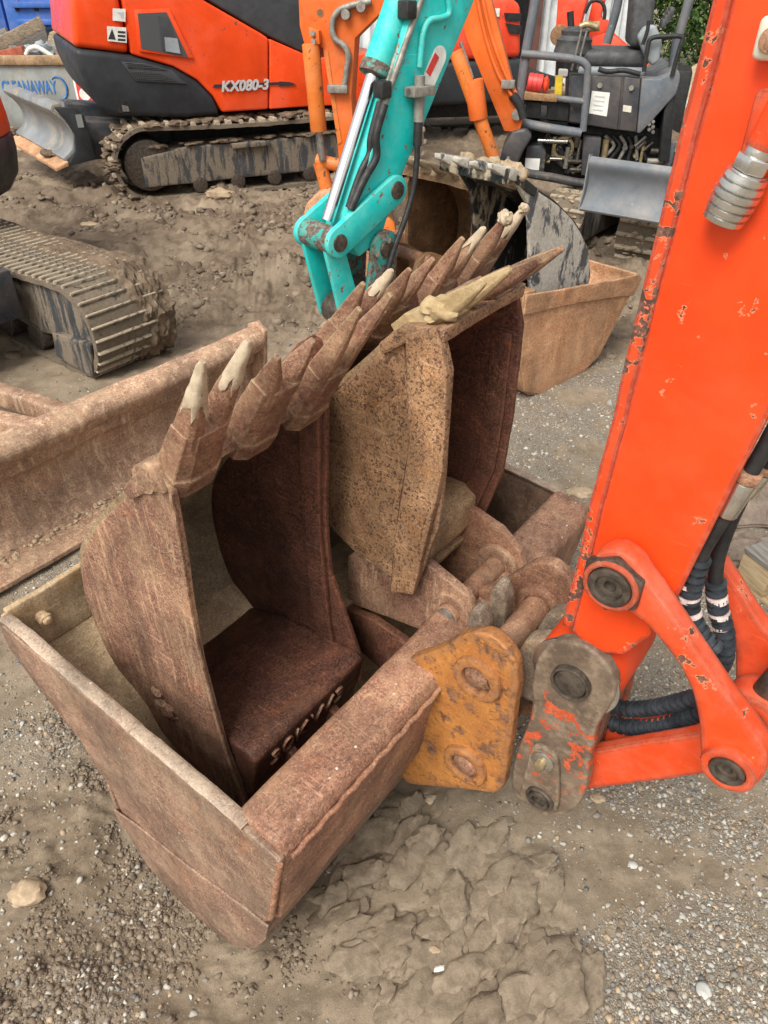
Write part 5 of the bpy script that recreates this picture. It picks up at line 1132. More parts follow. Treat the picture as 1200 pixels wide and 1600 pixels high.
# sign
xs0, xs1 = wy(113, 118)[0], wy(150, 118)[0] + .1; z1s, z0s = wy(115, 115)[1], wy(130, 180)[1]
sg = t.part('sign', MB().box(((xs0 + xs1) / 2, SY - .012, (z0s + z1s) / 2), (xs1 - xs0, .015, z1s - z0s)), 'white_sticker', bevel=.003)
t.part('sign_field', MB().box(((xs0 + xs1) / 2, SY - .0215, (z0s + z1s) / 2 + .06), (xs1 - xs0 - .05, .003, z1s - z0s - .17)), 'red_sticker', sg)
for k in range(2): t.part('sign_disc', MB().cyl(((xs0 + xs1) / 2 - .08, SY - .024, z1s - .22 - k * .19), ((xs0 + xs1) / 2 - .08, SY - .0275, z1s - .22 - k * .19), .07, seg=20), 'white_sticker', sg)

def plank(px0, px1, Y0_, Y1_, w, h, mat, label, name='plank', cat='plank', group='rubbish in the skip'):
    a = WORLD.Y(*px0, Y0_); b = WORLD.Y(*px1, Y1_)
    single(name, beam3((a[0], Y0_, a[1]), (b[0], Y1_, b[1]), w, h), mat, label, cat, base=(a[0], Y0_, a[1]), group=group, bevel=.006, rough=(.004, 6, .15))
plank((-6, 72), (66, 34), 11.0, 11.2, .06, .14, 'wood_old', 'long weathered plank sticking up furthest out of the skip')
plank((12, 66), (75, 60), 11.3, 11.5, .08, .22, 'wood_grey', 'dark grey board lying flat at the back of the skip')
plank((77, 62), (96, 84), 11.0, 10.9, .05, .16, 'wood_old', 'short board tipped to the right in the middle of the skip')
plank((85, 66), (125, 48), 11.2, 11.3, .06, .22, 'wood_new', 'pale board leaning towards the orange excavator')
plank((80, 72), (108, 86), 10.85, 10.8, .05, .10, 'wood_grey', 'thin grey batten under the tipped board')
plank((38, 90), (60, 80), 10.8, 10.9, .06, .14, 'wood_new', 'stubby piece of pale timber beside the red block')
plank((-4, 60), (14, 52), 11.4, 11.4, .08, .14, 'wood_grey', 'dark timber end at the left edge above the skip')
plank((100, 80), (118, 76), 11.0, 11.0, .10, .20, 'concrete', 'grey rubble slab at the right end of the skip', 'rubble_slab', 'rubble')
plank((2, 92), (40, 84), 10.75, 10.8, .15, .17, 'brick', 'red block of brickwork on the skip rim', 'brick_block', 'brick')
def ppipe(px, Y, r, label):
    pts = [(WORLD.Y(a, b, Y)[0], Y, WORLD.Y(a, b, Y)[1]) for a, b in px]
    single('plastic_pipe', MB().tube(smooth_path(pts, 6), r, 10), 'pvc', label, 'pipe', base=pts[0], group='rubbish in the skip', smooth=60)
ppipe(((41, 86), (46, 77), (56, 74), (66, 78), (78, 86), (92, 96)), 10.72, .03, 'white plastic pipe arching over the skip rim')
ppipe(((90, 96), (102, 88), (114, 80)), 10.70, .035, 'straight white pipe slanting up right of the arching one')
single('rubbish_bag', MB().lump((WORLD.Y(66, 90, 10.95)[0], 10.95, WORLD.Y(66, 90, 10.95)[1]), .22, 9, 4, .5, 1.8, (1.1, 1, .7)), 'seat_grey', 'crumpled pale plastic sheet in the middle of the skip', 'sheet', base=(WORLD.Y(66, 90, 10.95)[0], 10.95, .6), smooth=60)
rub = MB(); rg = random.Random(5)
for k in range(70): rub.lump((rg.uniform(-8, -3.2), rg.uniform(10.75, 12.2), zt - .06 + rg.uniform(-.1, .14)), rg.uniform(.08, .2), k, 2, .6, 1.6)
single('rubble', rub, 'wood_grey', 'mixed rubbish filling the skip below the planks', 'rubble', base=(-5.5, 11.4, .4), kind='stuff', smooth=40)

BY = 12.9
t = Thing('container', 'blue steel container with slotted lid standing behind the skip', 'container', WORLD, (-6.4, 13.6, 0))
xr2 = WORLD.Y(140, 30, BY)[0]; xl2 = -9.5; xm = WORLD.Y(9, 30, BY)[0]
bw = t.part('body', MB().box(((xm + xr2) / 2, BY + .8, 1.1), (xr2 - xm - .03, 1.6, 2.2)), 'blue_bin', bevel=.02)
t.part('body', MB().box(((xl2 + xm) / 2 - .03, BY + .9, 1.1), (xm - xl2 - .05, 1.6, 2.2)), 'blue_bin', bevel=.02)
for (a, b, c, e) in ((20, 94, 5, 10), (29, 104, 32, 37)):
    q0, q1 = WORLD.Y(a, c, BY), WORLD.Y(b, e, BY)
    t.part('ledge', MB().box(((q0[0] + q1[0]) / 2, BY - .03, (q0[1] + q1[1]) / 2), (q1[0] - q0[0], .07, .07)), 'blue_bin', bw, bevel=.008)
    for k in range(3):
        u = WORLD.Y(a + 7 + k * (b - a - 14) / 2, e + 4, BY); t.part('slot', MB().box((u[0], BY - .006, u[1]), (.06, .012, .05)), 'engine_dark', bw)
for k in range(3):
    u = WORLD.Y(38 + k * 33, 52, BY); t.part('slot', MB().box((u[0], BY - .006, u[1]), (.22, .012, .10)), 'engine_dark', bw)

# odd bits on the mud left of the blade
for px, r, mat, lab, sq in (((12, 212), .10, 'pvc', 'cream broken pipe end on the mud at the left edge', (1.1, .8, .8)), ((22, 232), .05, 'wood_new', 'splinter of pale wood below the cream pipe end', (2.2, .7, .5)), ((4, 205), .09, 'concrete', 'grey lump half hidden at the left edge beside the blade', (1, 1, .8))):
    rock(*px, r, mat, lab, int(r * 100), sq, 'debris_piece', 'debris')

# ------------------------------------------------------------------ shed and the machines in front of it
SH = 14.2
t = Thing('shed', 'white corrugated shed with a brown post at the top of the picture', 'shed', WORLD, (.8, SH + 2, 0))
def corr(x0, x1, y, z0, z1, p=.19, a=.03):
    m = MB(); n = int((x1 - x0) / (p / 6)); pts = []
    for i in range(n + 1):
        x = x0 + (x1 - x0) * i / n; s = math.sin(2 * math.pi * x / p); pts.append((x, y + a * max(-1, min(1, s * 1.8))))
    k = len(pts); vs = [(x, yy, z0) for x, yy in pts] + [(x, yy, z1) for x, yy in pts] + [(x, yy + .004, z0) for x, yy in pts] + [(x, yy + .004, z1) for x, yy in pts]
    fs = [(i, i + 1, k + i + 1, k + i) for i in range(k - 1)] + [(2 * k + i, 3 * k + i, 3 * k + i + 1, 2 * k + i + 1) for i in range(k - 1)]
    return m.add(vs, fs)
xp = WORLD.Y(832, 60, SH)[0]; xe = WORLD.Y(985, 30, SH)[0]
t.part('wall_sheet', corr(xp + .1, xe, SH, .0, 4.2), 'shed_white', smooth=40)
t.part('wall_sheet', corr(-4.2, 1.4, SH + .1, .0, 4.2), 'shed_white', smooth=40)
t.part('post', MB().box((xp, SH, 2.1), (.2, .2, 4.2)), 'shed_brown', bevel=.01)
t.part('doorway_shade_panel', MB().box(((xp + 1.4) / 2 + .05, SH + 1.5, 2.1), (xp - 1.2, .1, 4.2)).box((1.42, SH + .8, 2.1), (.08, 1.3, 4.2)), 'engine_dark', bevel=0)  # near-black panels stand in for the shade inside the shed
t.part('roof', MB().box((.7, SH + 2.2, 4.3), (10.5, 5.0, .12)), 'shed_white', bevel=.01)

F = Frame(1.3, 9.6, (.98, .2))
t = Thing('excavator', 'red-orange excavator tail far behind, in front of the shed doorway', 'excavator', F, (0, .8, 0))
def fp(*px, y=0.0): return F.Ys(y, *px)
sk = fp((640, 100), (818, 92), (816, 158), (650, 168)); t.part('counterweight', MB().prism(sk, 'y', 0, 1.5), 'black_plastic', bevel=.05, seg=3, smooth=40)
rc = fp((660, 98), (815, 90), (816, 8), (800, -4), (665, -2)); t.part('rear_cover', MB().prism(rc, 'y', .01, 1.5), 'paint_far', bevel=.06, seg=3, smooth=40)
for a in (((788, 20), (815, 21), (814, 34), (790, 32)), ((790, 36), (815, 40), (815, 54), (796, 52))):
    t.part('vent', MB().prism(fp(*a, y=-.005), 'y', -.008, .004), 'engine_dark')
t.part('sticker', MB().prism(fp((770, 13), (781, 13), (780, 26), (769, 26), y=-.004), 'y', -.008, -.001), 'white_sticker')
track(t, stadium(-1.2, 1.4, .26, 0, .02), .1, .5, .12, (.05, .03), ax='y', roughb=None); track(t, stadium(-1.2, 1.4, .26, 0, .02), 1.2, 1.6, .12, (.05, .03), ax='y', roughb=None)
t.part('chassis', MB().box((0, .8, .45), (1.6, 1.0, .4)), 'engine_dark', bevel=.02)

F2 = Frame(3.3, 10.0, (.95, -.3))
t = Thing('excavator', 'folded red-orange excavator arm far behind the grey seat', 'excavator', F2, (-.3, .2, 0))
def gp(*px, y=0.0): return F2.Ys(y, *px)
t.part('stick', MB().prism(gp((872, -10), (920, -10), (904, 50), (893, 62), (878, 62), (868, 45)), 'y', 0, .25), 'paint_far', bevel=.02, seg=3, smooth=40)
t.part('knuckle', MB().cyl((*[gp((875, 55))[0][0]], -.05, gp((875, 55))[0][1]), (gp((875, 55))[0][0], .3, gp((875, 55))[0][1]), .11, seg=20), 'rust_brown', bevel=.01, smooth=40)
t.part('boom', MB().prism(gp((925, -10), (945, -10), (935, 30), (952, 38), (950, 52), (920, 66), (905, 50), (915, 35)), 'y', .3, .5), 'paint_far', bevel=.02, seg=3, smooth=40)
a = gp((912, 42))[0]; b = gp((938, 40))[0]; t.part('cylinder', MB().cyl((a[0], -.08, a[1]), (b[0], -.08, b[1]), .05), 'rust_tan', smooth=40)
c_ = [gp(p)[0] for p in ((915, 20), (925, 2), (940, 2), (946, 15), (945, 30))]; t.part('hose', MB().tube(smooth_path([(p[0], -.1, p[1]) for p in c_], 5), .02, 8), 'rubber', smooth=60)
t.part('boom_base', MB().box((-.1, .5, .35), (.8, .6, .7)), 'engine_dark', bevel=.03)
t.part('boom_lower', MB().prism([(gp((890, 60))[0][0], gp((890, 60))[0][1]), (gp((950, 52))[0][0], gp((950, 52))[0][1]), (.3, .4), (-.3, .4)], 'y', .3, .55), 'paint_far', bevel=.02)

# ------------------------------------------------------------------ small excavator at the right: open seat, folded orange boom
MT_ = Frame(1.6, 5.21, (.8, -.6)); BD = Frame(1.0, 5.75, (.985, -.17))
t = Thing('mini_excavator', 'open-seat mini excavator in slate grey with an orange boom arching to the left', 'excavator', BD, (.75, .5, 0))
QT = Matrix.Translation(Vector(BD.l(MT_.w((0, 0, 0))))) @ Matrix.Rotation(MT_.rz - BD.rz, 4, 'Z')     # undercarriage turned against the body
class Sub:
    """same thing, geometry given in the turned undercarriage frame"""
    def part(s, name, mb, mat, parent=None, **kw):
        m = MB(); m.add(mb.v, mb.f, QT); return t.part(name, m, mat, parent, **kw)
    def piece(s, name, me, M, parent=None): return t.piece(name, me, QT @ M, parent)
U = Sub()
for x0 in (.0, -.56):
    tk = track(U, stadium(-.02, 1.55, .20, 0, .015), x0, x0 + .33 if x0 == 0 else x0 + .30, .085, (.032, .02), ax='x', roughb=(.005, 9, .05))
    U.part('track_frame', MB().prism([(.10, .09), (.10, .30), (1.4, .30), (1.4, .09)], 'x', x0 + .03, x0 + .285), 'track_frame', bevel=.01)
    def on_mt(rg, x0=x0):
        q = rg.uniform(math.pi * .45, math.pi * 1.3); return (x0 + rg.uniform(.02, .3), .18 + .2 * math.cos(q), .2 + .2 * math.sin(q))
    U.part('mud_cake', mudlumps(30, on_mt, .014, 41 + int(x0 * 10), (1.4, 1.2, .6)), 'mud_dry', tk, smooth=60, kind='stuff')
bb = smooth2([(-.21, .72), (-.235, .68), (-.20, .60), (-.195, .52), (-.23, .44), (-.27, .41)], 4)
db = U.part('dozer_blade', MB().shell(bb, .02, 'x', -.19, .95, 6), 'slate_blade', bevel=.003, smooth=55)
U.part('end_plate', MB().prism([(-.22, .73), (-.17, .72), (-.15, .55), (-.20, .42), (-.27, .40), (-.235, .5)], 'x', -.20, -.19), 'slate_blade', db, bevel=.003)
U.part('push_arm', beam3((.2, -.17, .52), (.2, .6, .36), .09, .10), 'slate_dark', bevel=.01)
U.part('chassis', MB().box((-.13, .8, .36), (.5, .9, .22)).cyl((-.1, .8, .45), (-.1, .8, .56), .33, seg=24), 'engine_dark', bevel=.01)
def bp_(*px, y=0.0): return BD.Ys(y, *px)
def bpan(name, px, mat, y=0.0, d=.04, parent=None, bevel=.008, **kw): return t.part(name, MB().prism(BD.Ys(y, *px), 'y', y, y + d), mat, parent, bevel=bevel, seg=2, smooth=40, **kw)
hs_ = bpan('engine_housing', ((889, 116), (1002, 121), (996, 208), (886, 192)), 'slate_dark', .012, .75, bevel=.012)
d1_ = bpan('door', ((892, 118), (972, 120), (964, 203), (889, 190)), 'slate_dark', -.004, .014, hs_)
d2_ = bpan('door', ((976, 120), (1001, 123), (994, 206), (968, 203)), 'slate_dark', -.004, .014, hs_)
for px, par in (((937, 133), d1_), ((986, 137), d2_)):
    q = BD.Y(*px, 0); t.part('latch', MB().cyl((q[0], -.02, q[1]), (q[0], -.003, q[1]), .016, seg=14), 'zinc', par, smooth=40)
s_ = bpan('sticker', ((925, 142), (953, 145), (948, 182), (920, 177)), 'white_sticker', -.008, .003, d1_, 0)
for k in range(4): bpan('sticker_print', ((929 - k, 149 + k * 7), (945 - k * .9, 151 + k * 7), (945 - k * .9, 153 + k * 7), (929 - k, 151 + k * 7)), 'print_grey', -.0095, .001, s_, 0)
bpan('name_plate', ((974, 164), (987, 166), (986, 176), (973, 174)), 'cream_lamp', -.008, .003, d2_, 0)
bpan('tail_casting', ((1003, 122), (1030, 123), (1058, 107), (1063, 116), (1062, 128), (1056, 148), (1018, 190), (1001, 208), (995, 209)), 'slate', -.012, .75, bevel=.015)
bpan('rear_panel', ((1058, 132), (1056, 150), (1046, 255), (1030, 252), (1038, 172)), 'engine_dark', .0, .7, bevel=.01)
bpan('engine_bay', ((808, 196), (1050, 200), (1044, 262), (870, 285), (800, 270)), 'engine_dark', .16, .75, bevel=.01)
bpan('floor_plate', ((806, 186), (888, 190), (886, 200), (806, 200)), 'engine_dark', .03, .7, bevel=.006)
bpan('side_cover', ((912, 214), (940, 216), (932, 276), (908, 274)), 'slate_dark', .0, .15)
bx_ = bpan('tank', ((822, 228), (845, 226), (854, 238), (850, 272), (818, 270)), 'slate_dark', -.02, .16, bevel=.02)
bpan('sticker', ((821, 247), (844, 248), (842, 266), (820, 264)), 'white_sticker', -.0245, .003, bx_, 0)
def btube(name, px, r, mat, y=0.0, parent=None, n=5):
    return t.part(name, MB().tube(smooth_path([(BD.Y(a, b, y)[0], y, BD.Y(a, b, y)[1]) for a, b in px], n), r, 10), mat, parent, smooth=60)
btube('bumper_tube', ((800, 262), (830, 272), (865, 278), (900, 285), (930, 288)), .03, 'slate_dark', -.06)
rf = btube('guard_post', ((842, -30), (835, 10), (820, 95), (809, 186)), .032, 'slate', -.02)
btube('guard_rail', ((815, 84), (860, 88), (900, 93), (916, 102), (918, 116), (915, 160), (911, 205)), .024, 'slate', -.05)
btube('guard_rail', ((816, 192), (850, 199), (880, 204), (908, 208)), .03, 'slate', -.05)
btube('guard_rail', ((866, 153), (890, 156), (913, 159)), .02, 'slate', -.05)
btube('canopy_post', ((972, -30), (962, 20), (948, 68)), .03, 'slate', .55)
btube('canopy_post', ((1085, -30), (1074, 10), (1062, 50), (1055, 75), (1050, 118)), .03, 'slate', .2)
# seat
cu = BD.Y(955, 88, .3); m = MB()
t.part('seat_base', MB().box((cu[0] - .0, .32, cu[1] - .07), (.46, .42, .07)), 'seat_grey', bevel=.03, seg=3)
t.part('seat_cushion', MB().box((cu[0], .32, cu[1] - .0), (.47, .44, .10)), 'seat', bevel=.04, seg=4, smooth=60)
bk = BD.Y(1004, 66, .3); bk2 = BD.Y(1022, -20, .3)
t.part('backrest', MB().loft([[(bk[0] - .10, y, bk[1] - .02) for y in (.12, .52)] + [(bk[0] + .04, y, bk[1] - .02) for y in (.52, .12)], [(bk2[0] - .14, y, bk2[1]) for y in (.14, .50)] + [(bk2[0] + .0, y, bk2[1]) for y in (.50, .14)]]), 'seat', bevel=.035, seg=4, smooth=60)
t.part('armrest', MB().loft([[(x, .02 + y, z) for x, z in BD.Ys(.05, (995, 58), (1006, 42), (1024, 38), (1034, 62), (1030, 95), (1018, 103), (1008, 92))] for y in (0, .10)]), 'seat_grey', bevel=.02, seg=3, smooth=50)
for k in range(4):
    q = BD.Y(1036 + k * 4, 36 - k * 6, .1); t.part('armrest_bellows', MB().box((q[0], .10, q[1]), (.03, .12, .05)), 'seat', bevel=.008)
btube('grab_rail', ((1006, 112), (1012, 75), (1018, 60), (1040, 57), (1066, 58), (1062, 75), (1050, 118)), .014, 'rubber', -.02)
btube('lever', ((1004, 70), (1011, 50), (1014, 32)), .012, 'rubber', -.03)
# control lever stand
jb = BD.Y(895, 82, .2); t.part('joystick_boot', MB().tube([(jb[0], .2, jb[1] + .0 + k * .025) for k in range(7)], [.13, .125, .115, .12, .09, .095, .05], 18), 'seat', smooth=40)
btube('joystick', ((893, 50), (892, 35), (891, 18)), .022, 'rubber', .2); btube('control_stand', ((895, 80), (894, 100), (893, 118)), .11, 'engine_dark', .22)
btube('lever', ((909, 45), (902, 75), (893, 110)), .008, 'steel', .0); btube('lever', ((917, 48), (910, 75), (902, 108)), .008, 'steel', .0)
btube('lever_grip', ((906, 42), (918, 38), (932, 42)), .02, 'brass', .05)
btube('steering_hose', ((935, 108), (950, 112), (975, 110), (1000, 116)), .015, 'rubber', .0)
# red bottle on the floor plate and odd fittings
a, b = BD.Y(824, 128, -.02), BD.Y(848, 131, -.02)
eb = t.part('floor_shelf', MB().prism(BD.Ys(-.08, (820, 143), (872, 150), (870, 160), (818, 156)), 'y', -.08, .2), 'rust_brown', bevel=.006)
bpan('label_box', ((868, 118), (880, 119), (878, 150), (866, 148)), 'yellow_label', .02, .05)
bpan('label_box', ((873, 108), (888, 109), (887, 120), (872, 120)), 'white_sticker', .03, .05)
bpan('valve_block', ((856, 158), (890, 160), (888, 190), (854, 187)), 'engine_dark', -.02, .2)
bpan('valve_block', ((822, 158), (846, 160), (845, 186), (820, 184)), 'engine_dark', -.02, .2)
rg = random.Random(12); fit = []
for k in range(34):
    px = rg.uniform(842, 905), rg.uniform(205, 272)
    if k % 3 == 0: px = rg.uniform(940, 1030), rg.uniform(214, 252)
    q = BD.Y(*px, .13); r = rg.uniform(.010, .024); ln = rg.uniform(.03, .09)
    dx, dz = rg.choice(((1, 0), (0, 1), (.6, .6), (0, 0)))
    t.part('fitting', MB().cyl((q[0] - dx * ln, .10 if dx + dz else .16, q[1] - dz * ln), (q[0] + dx * ln, .10, q[1] + dz * ln), r, seg=10), rg.choice(('brass', 'steel_dark', 'steel_dark', 'grey_hose', 'zinc')), smooth=40)
q = BD.Y(880, 230, .12); t.part('pulley', MB().ring((q[0], .09, q[1]), (q[0], .13, q[1]), .075, .055, 24), 'brass', smooth=40)
for k in range(9):
    x0, y0_ = rg.uniform(850, 900), rg.uniform(205, 225); btube('hose', ((x0, y0_), (x0 + rg.uniform(-15, 25), y0_ + 22), (x0 + rg.uniform(-10, 40), y0_ + 48)), .012, 'rubber', .11)
for k in range(6):
    x0 = 945 + k * 12; btube('hose', ((x0, 212), (x0 + 14 - k * 3, 228), (x0 - 6 + k * 2, 250)), .013, 'rubber' if k % 2 else 'grey_hose', .12)
for k in range(8):
    q = BD.Y(1013 + (k % 2) * 6, 176 + k * 4, .05); t.part('vent_hole', MB().cyl((q[0], -.008, q[1]), (q[0], .05, q[1]), .012, seg=8), 'zinc')
btube('frame_bar', ((1050, 222), (1040, 262), (1020, 285)), .03, 'slate', .1)
# boom, dipper and their cylinders, all in one vertical plane
YB = -.12
def bprism(name, px, mat, y, d, parent=None, **kw): return t.part(name, MB().prism(BD.Ys(y, *px), 'y', y, y + d), mat, parent, **kw)
bprism('boom_foot', ((786, 232), (800, 205), (822, 200), (832, 214), (818, 236), (806, 262), (790, 270), (780, 252)), 'slate_dark', YB - .02, .3, bevel=.02, seg=3, smooth=40)
bm_ = bprism('boom', ((690, -60), (720, 30), (730, 64), (788, 205), (811, 207), (817, 190), (800, 125), (765, -10), (752, -60)), 'paint_boom', YB, .17, bevel=.006, seg=2, smooth=40)
btube('pipe', ((742, -20), (758, 55), (778, 115), (800, 150)), .012, 'paint_boom', YB - .015, bm_); btube('pipe', ((750, -20), (766, 50), (786, 108), (806, 146)), .012, 'paint_boom', YB - .015, bm_)
q = BD.Y(794, 131, YB); t.part('pipe_clamp', MB().box((q[0], YB - .02, q[1]), (.09, .04, .05)), 'grey_hose', bm_, bevel=.005)
btube('hose', ((800, 148), (812, 165), (818, 185)), .03, 'rubber', YB - .02, bm_)
q = BD.Y(808, 178, YB); t.part('pin', MB().cyl((q[0], YB - .03, q[1]), (q[0], YB + .2, q[1]), .035, seg=20), 'grey_hose', bm_, smooth=40)
def bcyl(a, b, r, y, seg=18): p, q = BD.Y(*a, y), BD.Y(*b, y); return MB().cyl((p[0], y, p[1]), (q[0], y, q[1]), r, seg=seg)
t.part('boom_cylinder', bcyl((712, 80), (772, 248), .045, YB - .13), 'paint_cyl', smooth=40, bevel=.004)
t.part('cylinder_gland', bcyl((740, 125), (748, 186), .062, YB - .13), 'paint_boom', smooth=40, bevel=.004)
t.part('cylinder_pipe', bcyl((720, 66), (738, 122), .012, YB - .08), 'steel', smooth=40)
t.part('cylinder_rod', bcyl((772, 248), (795, 300), .04, YB - .13), 'rubber', smooth=40)
btube('hose', ((795, 245), (788, 260), (780, 268), (774, 262)), .010, 'grey_hose', YB - .15)
dp = bprism('dipper', ((440, -60), (466, -10), (468, 40), (475, 68), (504, 75), (511, 110), (526, 215), (533, 285), (556, 300), (556, 255), (549, 150), (555, 60), (600, 15), (640, -60)), 'paint_boom', YB, .17, bevel=.006, seg=2, smooth=40)
bprism('stiffener', ((505, 78), (512, 78), (534, 222), (528, 226)), 'paint_cyl', YB - .006, .006, dp)
t.part('bucket_cylinder', bcyl((485, 68), (498, 205), .058, YB - .03), 'paint_cyl', smooth=40, bevel=.004)
t.part('cylinder_rod', bcyl((498, 205), (504, 250), .026, YB - .03), 'steel', smooth=40)
t.part('cylinder_pipe', bcyl((497, 76), (503, 150), .014, YB + .02), 'grey_hose', smooth=40)
bprism('cylinder_mount', ((482, 42), (498, 48), (500, 70), (484, 68)), 'paint_boom', YB - .06, .08, bevel=.006)
for px in ((489, 52), (490, 65)):
    q = BD.Y(*px, YB - .06); t.part('bolt', MB().cyl((q[0], YB - .075, q[1]), (q[0], YB - .05, q[1]), .018, seg=6), 'grey_hose')
btube('hose', ((580, 2), (548, 9), (528, 18), (519, 38), (523, 60), (538, 72), (544, 88), (541, 112), (537, 140)), .020, 'grey_hose', YB - .03, dp)
q = BD.Y(536, 138, YB); t.part('hose_block', MB().box((q[0] - .03, YB - .03, q[1]), (.14, .05, .05)), 'grey_hose', dp, bevel=.006)
for k in range(2):
    q = BD.Y(542 + k * 24, 22 - k * 12, YB); t.part('hose_fitting', MB().cyl((q[0], YB - .05, q[1]), (q[0], YB, q[1]), .03, seg=10), 'grey_hose', dp)
q = BD.Y(500, 20, YB); t.part('pin_hole', MB().cyl((q[0], YB - .004, q[1]), (q[0], YB + .01, q[1]), .022, seg=16), 'rust_brown', dp)
t.part('bucket_link', bcyl((494, 250), (545, 262), .045, YB + .02), 'paint_cyl', smooth=40, bevel=.006); t.part('bucket_link', bcyl((500, 255), (520, 330), .05, YB + .02), 'paint_cyl', smooth=40)
bprism('bucket', ((470, 350), (478, 318), (500, 300), (560, 290), (600, 330), (606, 400), (560, 440), (500, 430)), 'rust_back', YB - .1, .4, bevel=.02, seg=2, smooth=40)
bprism('bucket_side', ((594, 352), (606, 340), (616, 350), (622, 385), (600, 390)), 'paint_cyl', YB - .16, .05, bevel=.01)

bt = Thing('bottle', 'red plastic bottle lying on the floor of the mini excavator', 'bottle', BD, (a[0], -.02, a[1]))
bt.part('body', MB().tube([(a[0] + (b[0] - a[0]) * u, -.02, a[1] + (b[1] - a[1]) * u) for u in (0, .05, .3, .33, .6, .63, .95, 1.0)], [.035, .055, .058, .054, .058, .054, .055, .03], 18), 'red_sticker', smooth=50)
c_ = BD.Y(858, 132, -.02); bt.part('cap', MB().tube([(b[0], -.02, b[1]), (b[0] + .02, -.02, b[1]), ((b[0] + c_[0]) / 2, -.02, c_[1]), (c_[0], -.02, c_[1])], [.03, .052, .052, .03], 18), 'paint_far', smooth=50)

# ------------------------------------------------------------------ pallet and rags at the right edge
pa_, pb_ = WORLD.Z(1146, 902, .0), WORLD.Z(1210, 955, .0)
PF = Frame(pa_[0], pa_[1], (pb_[0] - pa_[0], pb_[1] - pa_[1]))
t = Thing('pallet', 'timber pallet lying on the gravel at the right edge', 'pallet', PF, (.4, .4, 0))
for k in range(5):
    y0 = .0 + k * .2; t.part('board', MB().box((.5, y0 + .055, .125), (1.0, .11, .02)), 'wood_grey' if k < 1 else 'wood_new', bevel=.003, rough=(.002, 9, .08))
for x in (.06, .5, .94): t.part('block', MB().box((x, .06, .058), (.12, .11, .11)), 'wood_new', bevel=.003, rough=(.0015, 12, .06))
for x in (.06, .5, .94): t.part('stringer', MB().box((x, .5, .058), (.10, .75, .11)), 'wood_new', bevel=.003)
t.part('bottom_board', MB().box((.5, .055, -.004), (1.0, .11, .014)), 'wood_new', bevel=.002)

def rag(px, label, seed, rx, ry, h):
    x, y = WORLD.Z(*px, .04); z0 = hz(x, y); n = 46; vs = []; fs = []
    for i in range(n):
        for j in range(n):
            u, v = i / (n - 1) * 2 - 1, j / (n - 1) * 2 - 1; r = max(abs(u), abs(v)); p = Vector((u * 1.6 + seed, v * 1.6, seed))
            f = abs(mnoise.noise(p * 1.5)) + .5 * abs(math.sin(4 * u + 3 * mnoise.noise(p * 1.2) + seed)) * (1 - r * .6)
            w = 1 - .18 * abs(mnoise.noise(p * .8))
            vs.append((x + u * rx * w + .03 * mnoise.noise(p * 2), y + v * ry * w, z0 + .012 + h * (1 - r * r) * (.35 + f)))
    for i in range(n - 1):
        for j in range(n - 1): k = i * n + j; fs.append((k, k + 1, k + n + 1, k + n))
    m = MB().add(vs, fs); k = len(vs)
    m.add([(a, b, max(z0 - .01, c - .012)) for a, b, c in vs], [tuple(reversed(f)) for f in fs])
    single('rag', m, 'cloth', label, 'rag', base=(x, y, z0), smooth=80)
rag((1190, 775), 'crumpled brown rag on the stones above the pallet', 2.0, .16, .14, .10)
rag((1180, 838), 'second dirty rag spread flat just above the pallet boards', 5.0, .13, .08, .04)
for k, (px, r, lab) in enumerate((((1143, 815), .022, 'white stone below the hose fitting'), ((1160, 800), .02, 'grey stone beside the crumpled rag'), ((1195, 722), .035, 'pale stone at the right edge behind the hose nut'), ((1178, 735), .02, 'small pale stone left of the one at the right edge'), ((1165, 878), .014, 'pebble at the pallet corner'))):
    rock(*px, r, ('concrete', 'concrete', 'mud_dry', 'pvc', 'concrete')[k], lab, 40 + k, (1.2, .8, .6))

# ------------------------------------------------------------------ kerb, bank and tree far right
kx = [WORLD.Z(1050, 158, .1), WORLD.Z(1110, 168, .1)]
kd = Vector((kx[1][0] - kx[0][0], kx[1][1] - kx[0][1])).normalized(); ks = Vector(kx[0]) - kd * 1.0; ke = Vector(kx[0]) + kd * 6
single('kerb', beam3((ks.x, ks.y, .06), (ke.x, ke.y, .06), .18, .16), 'concrete', 'pale concrete kerb edging the yard at the far right', 'kerb', base=(ks.x, ks.y, 0), bevel=.02)
m = MB(); n = 30; vs = []; fs = []
nv_ = Vector((-kd.y, kd.x))
for i in range(n):
    for j in range(12):
        p = ks + kd * (7 * i / (n - 1)) + nv_ * (.12 + .35 * j); vs.append((p.x, p.y, .02 + .10 * j + .10 * mnoise.noise((p.x * 1.5, p.y * 1.5, 1)) * min(1, j)))
for i in range(n - 1):
    for j in range(11): k = i * 12 + j; fs.append((k, k + 1, k + 13, k + 12))
bo = bpy.data.objects.new('earth_bank', m.add(vs, fs).mesh('earth_bank', mat='bank' if 'bank' in MA else 'mud_dry', rough=(.05, 3, .2), smooth=70)); COL.objects.link(bo); bo['kind'] = 'structure'

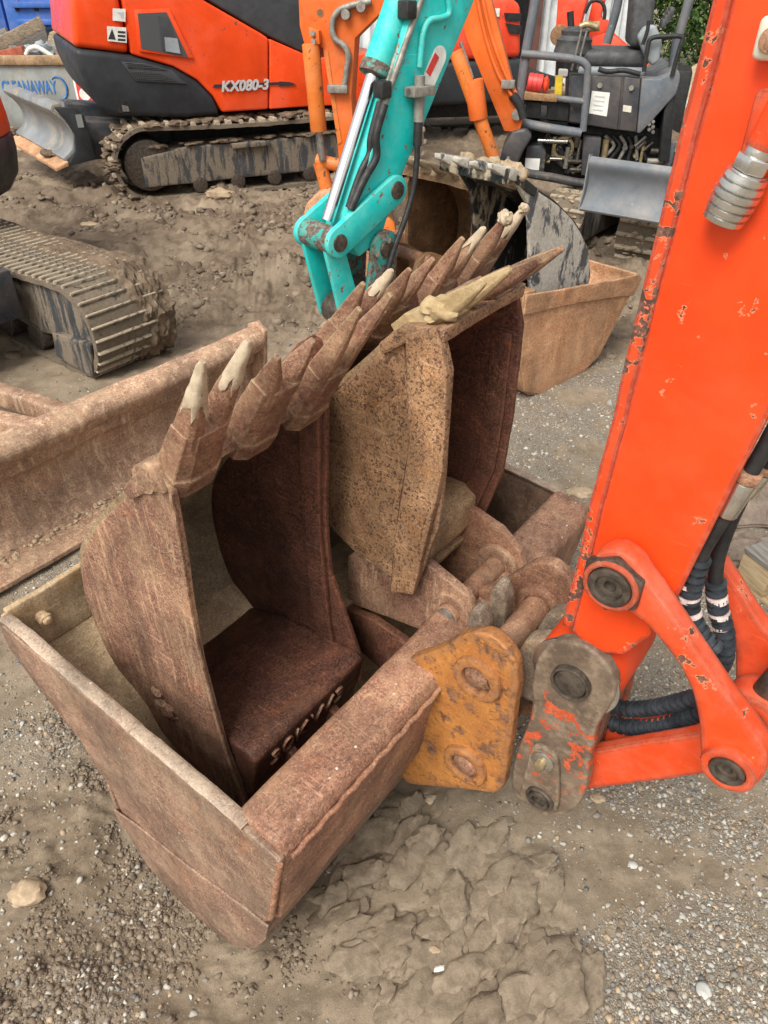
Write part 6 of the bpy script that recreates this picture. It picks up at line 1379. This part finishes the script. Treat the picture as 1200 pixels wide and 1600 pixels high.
def tree(base, h, spread, seed, label, nleaf):
    rg = random.Random(seed); T = Thing('tree', label, 'tree', WORLD, base); b = Vector(base)
    trunk = MB(); limbs = MB(); tips = []
    top = b + Vector((.2, .1, h * .75)); trunk.tube(smooth_path([b, b + Vector((.08, .05, h * .2)), b + Vector((-.05, .1, h * .45)), top], 5), [h * .035 * (1 - .75 * i / 15) for i in range(16)], 10)
    for k in range(34):
        u = rg.uniform(.05, 1); p = b.lerp(top, u); q = rg.uniform(0, 2 * math.pi); e = p + Vector((math.cos(q) * spread * rg.uniform(.5, 1), math.sin(q) * spread * rg.uniform(.5, 1), h * rg.uniform(-.05, .22)))
        mid = p.lerp(e, .5) + Vector((0, 0, h * .03)); limbs.tube(smooth_path([p, mid, e], 4), [.045 * (1 - .8 * i / 8) for i in range(9)], 6); tips += [e, mid, p.lerp(e, .75)]
    tr = T.part('trunk', trunk, 'bark', smooth=60); T.part('limbs', limbs, 'bark', tr, smooth=60)
    rn = np.random.default_rng(seed); ti = np.array([x[:] for x in tips]); cl = rn.integers(0, len(ti), nleaf)
    c = ti[cl] + rn.normal(0, 1, (nleaf, 3)) * np.array([.42, .42, .34]) * spread * .34 - np.array(base)
    s = rn.uniform(.03, .075, nleaf); d1 = rn.normal(size=(nleaf, 3)); d1 /= np.linalg.norm(d1, axis=1)[:, None]; d2 = np.cross(d1, rn.normal(size=(nleaf, 3))); d2 /= np.linalg.norm(d2, axis=1)[:, None]
    V = np.stack([c - d1 * s[:, None], c + d2 * s[:, None] * .45, c + d1 * s[:, None], c - d2 * s[:, None] * .45], 1).reshape(-1, 3)
    me = bpy.data.meshes.new('crown'); me.vertices.add(len(V)); me.vertices.foreach_set('co', V.astype(np.float32).ravel())
    me.loops.add(len(V)); me.loops.foreach_set('vertex_index', np.arange(len(V), dtype=np.int32)); me.polygons.add(nleaf); me.polygons.foreach_set('loop_start', np.arange(nleaf, dtype=np.int32) * 4); me.update(calc_edges=True)
    col = np.array([(.045, .10, .02), (.07, .14, .03), (.03, .07, .018), (.10, .16, .04)])[rn.integers(0, 4, nleaf)] * rn.uniform(.7, 1.2, (nleaf, 1))
    ca = me.color_attributes.new('tint', 'FLOAT_COLOR', 'POINT'); ca.data.foreach_set('color', np.concatenate([np.repeat(col, 4, 0), np.ones((nleaf * 4, 1))], 1).astype(np.float32).ravel())
    me.materials.append(MA['leaf']); o = bpy.data.objects.new('crown', me); COL.objects.link(o); o.parent = T.o
tx, ty = WORLD.Z(1100, 120, .1)
tree((tx + .1, ty + .6, .25), 4.2, 1.9, 3, 'dense dark green tree behind the grey seat, left of the orange arm', 26000)
tree((tx + 3.2, ty + 2.0, .3), 4.6, 2.1, 8, 'second green tree mostly hidden behind the orange arm', 16000)
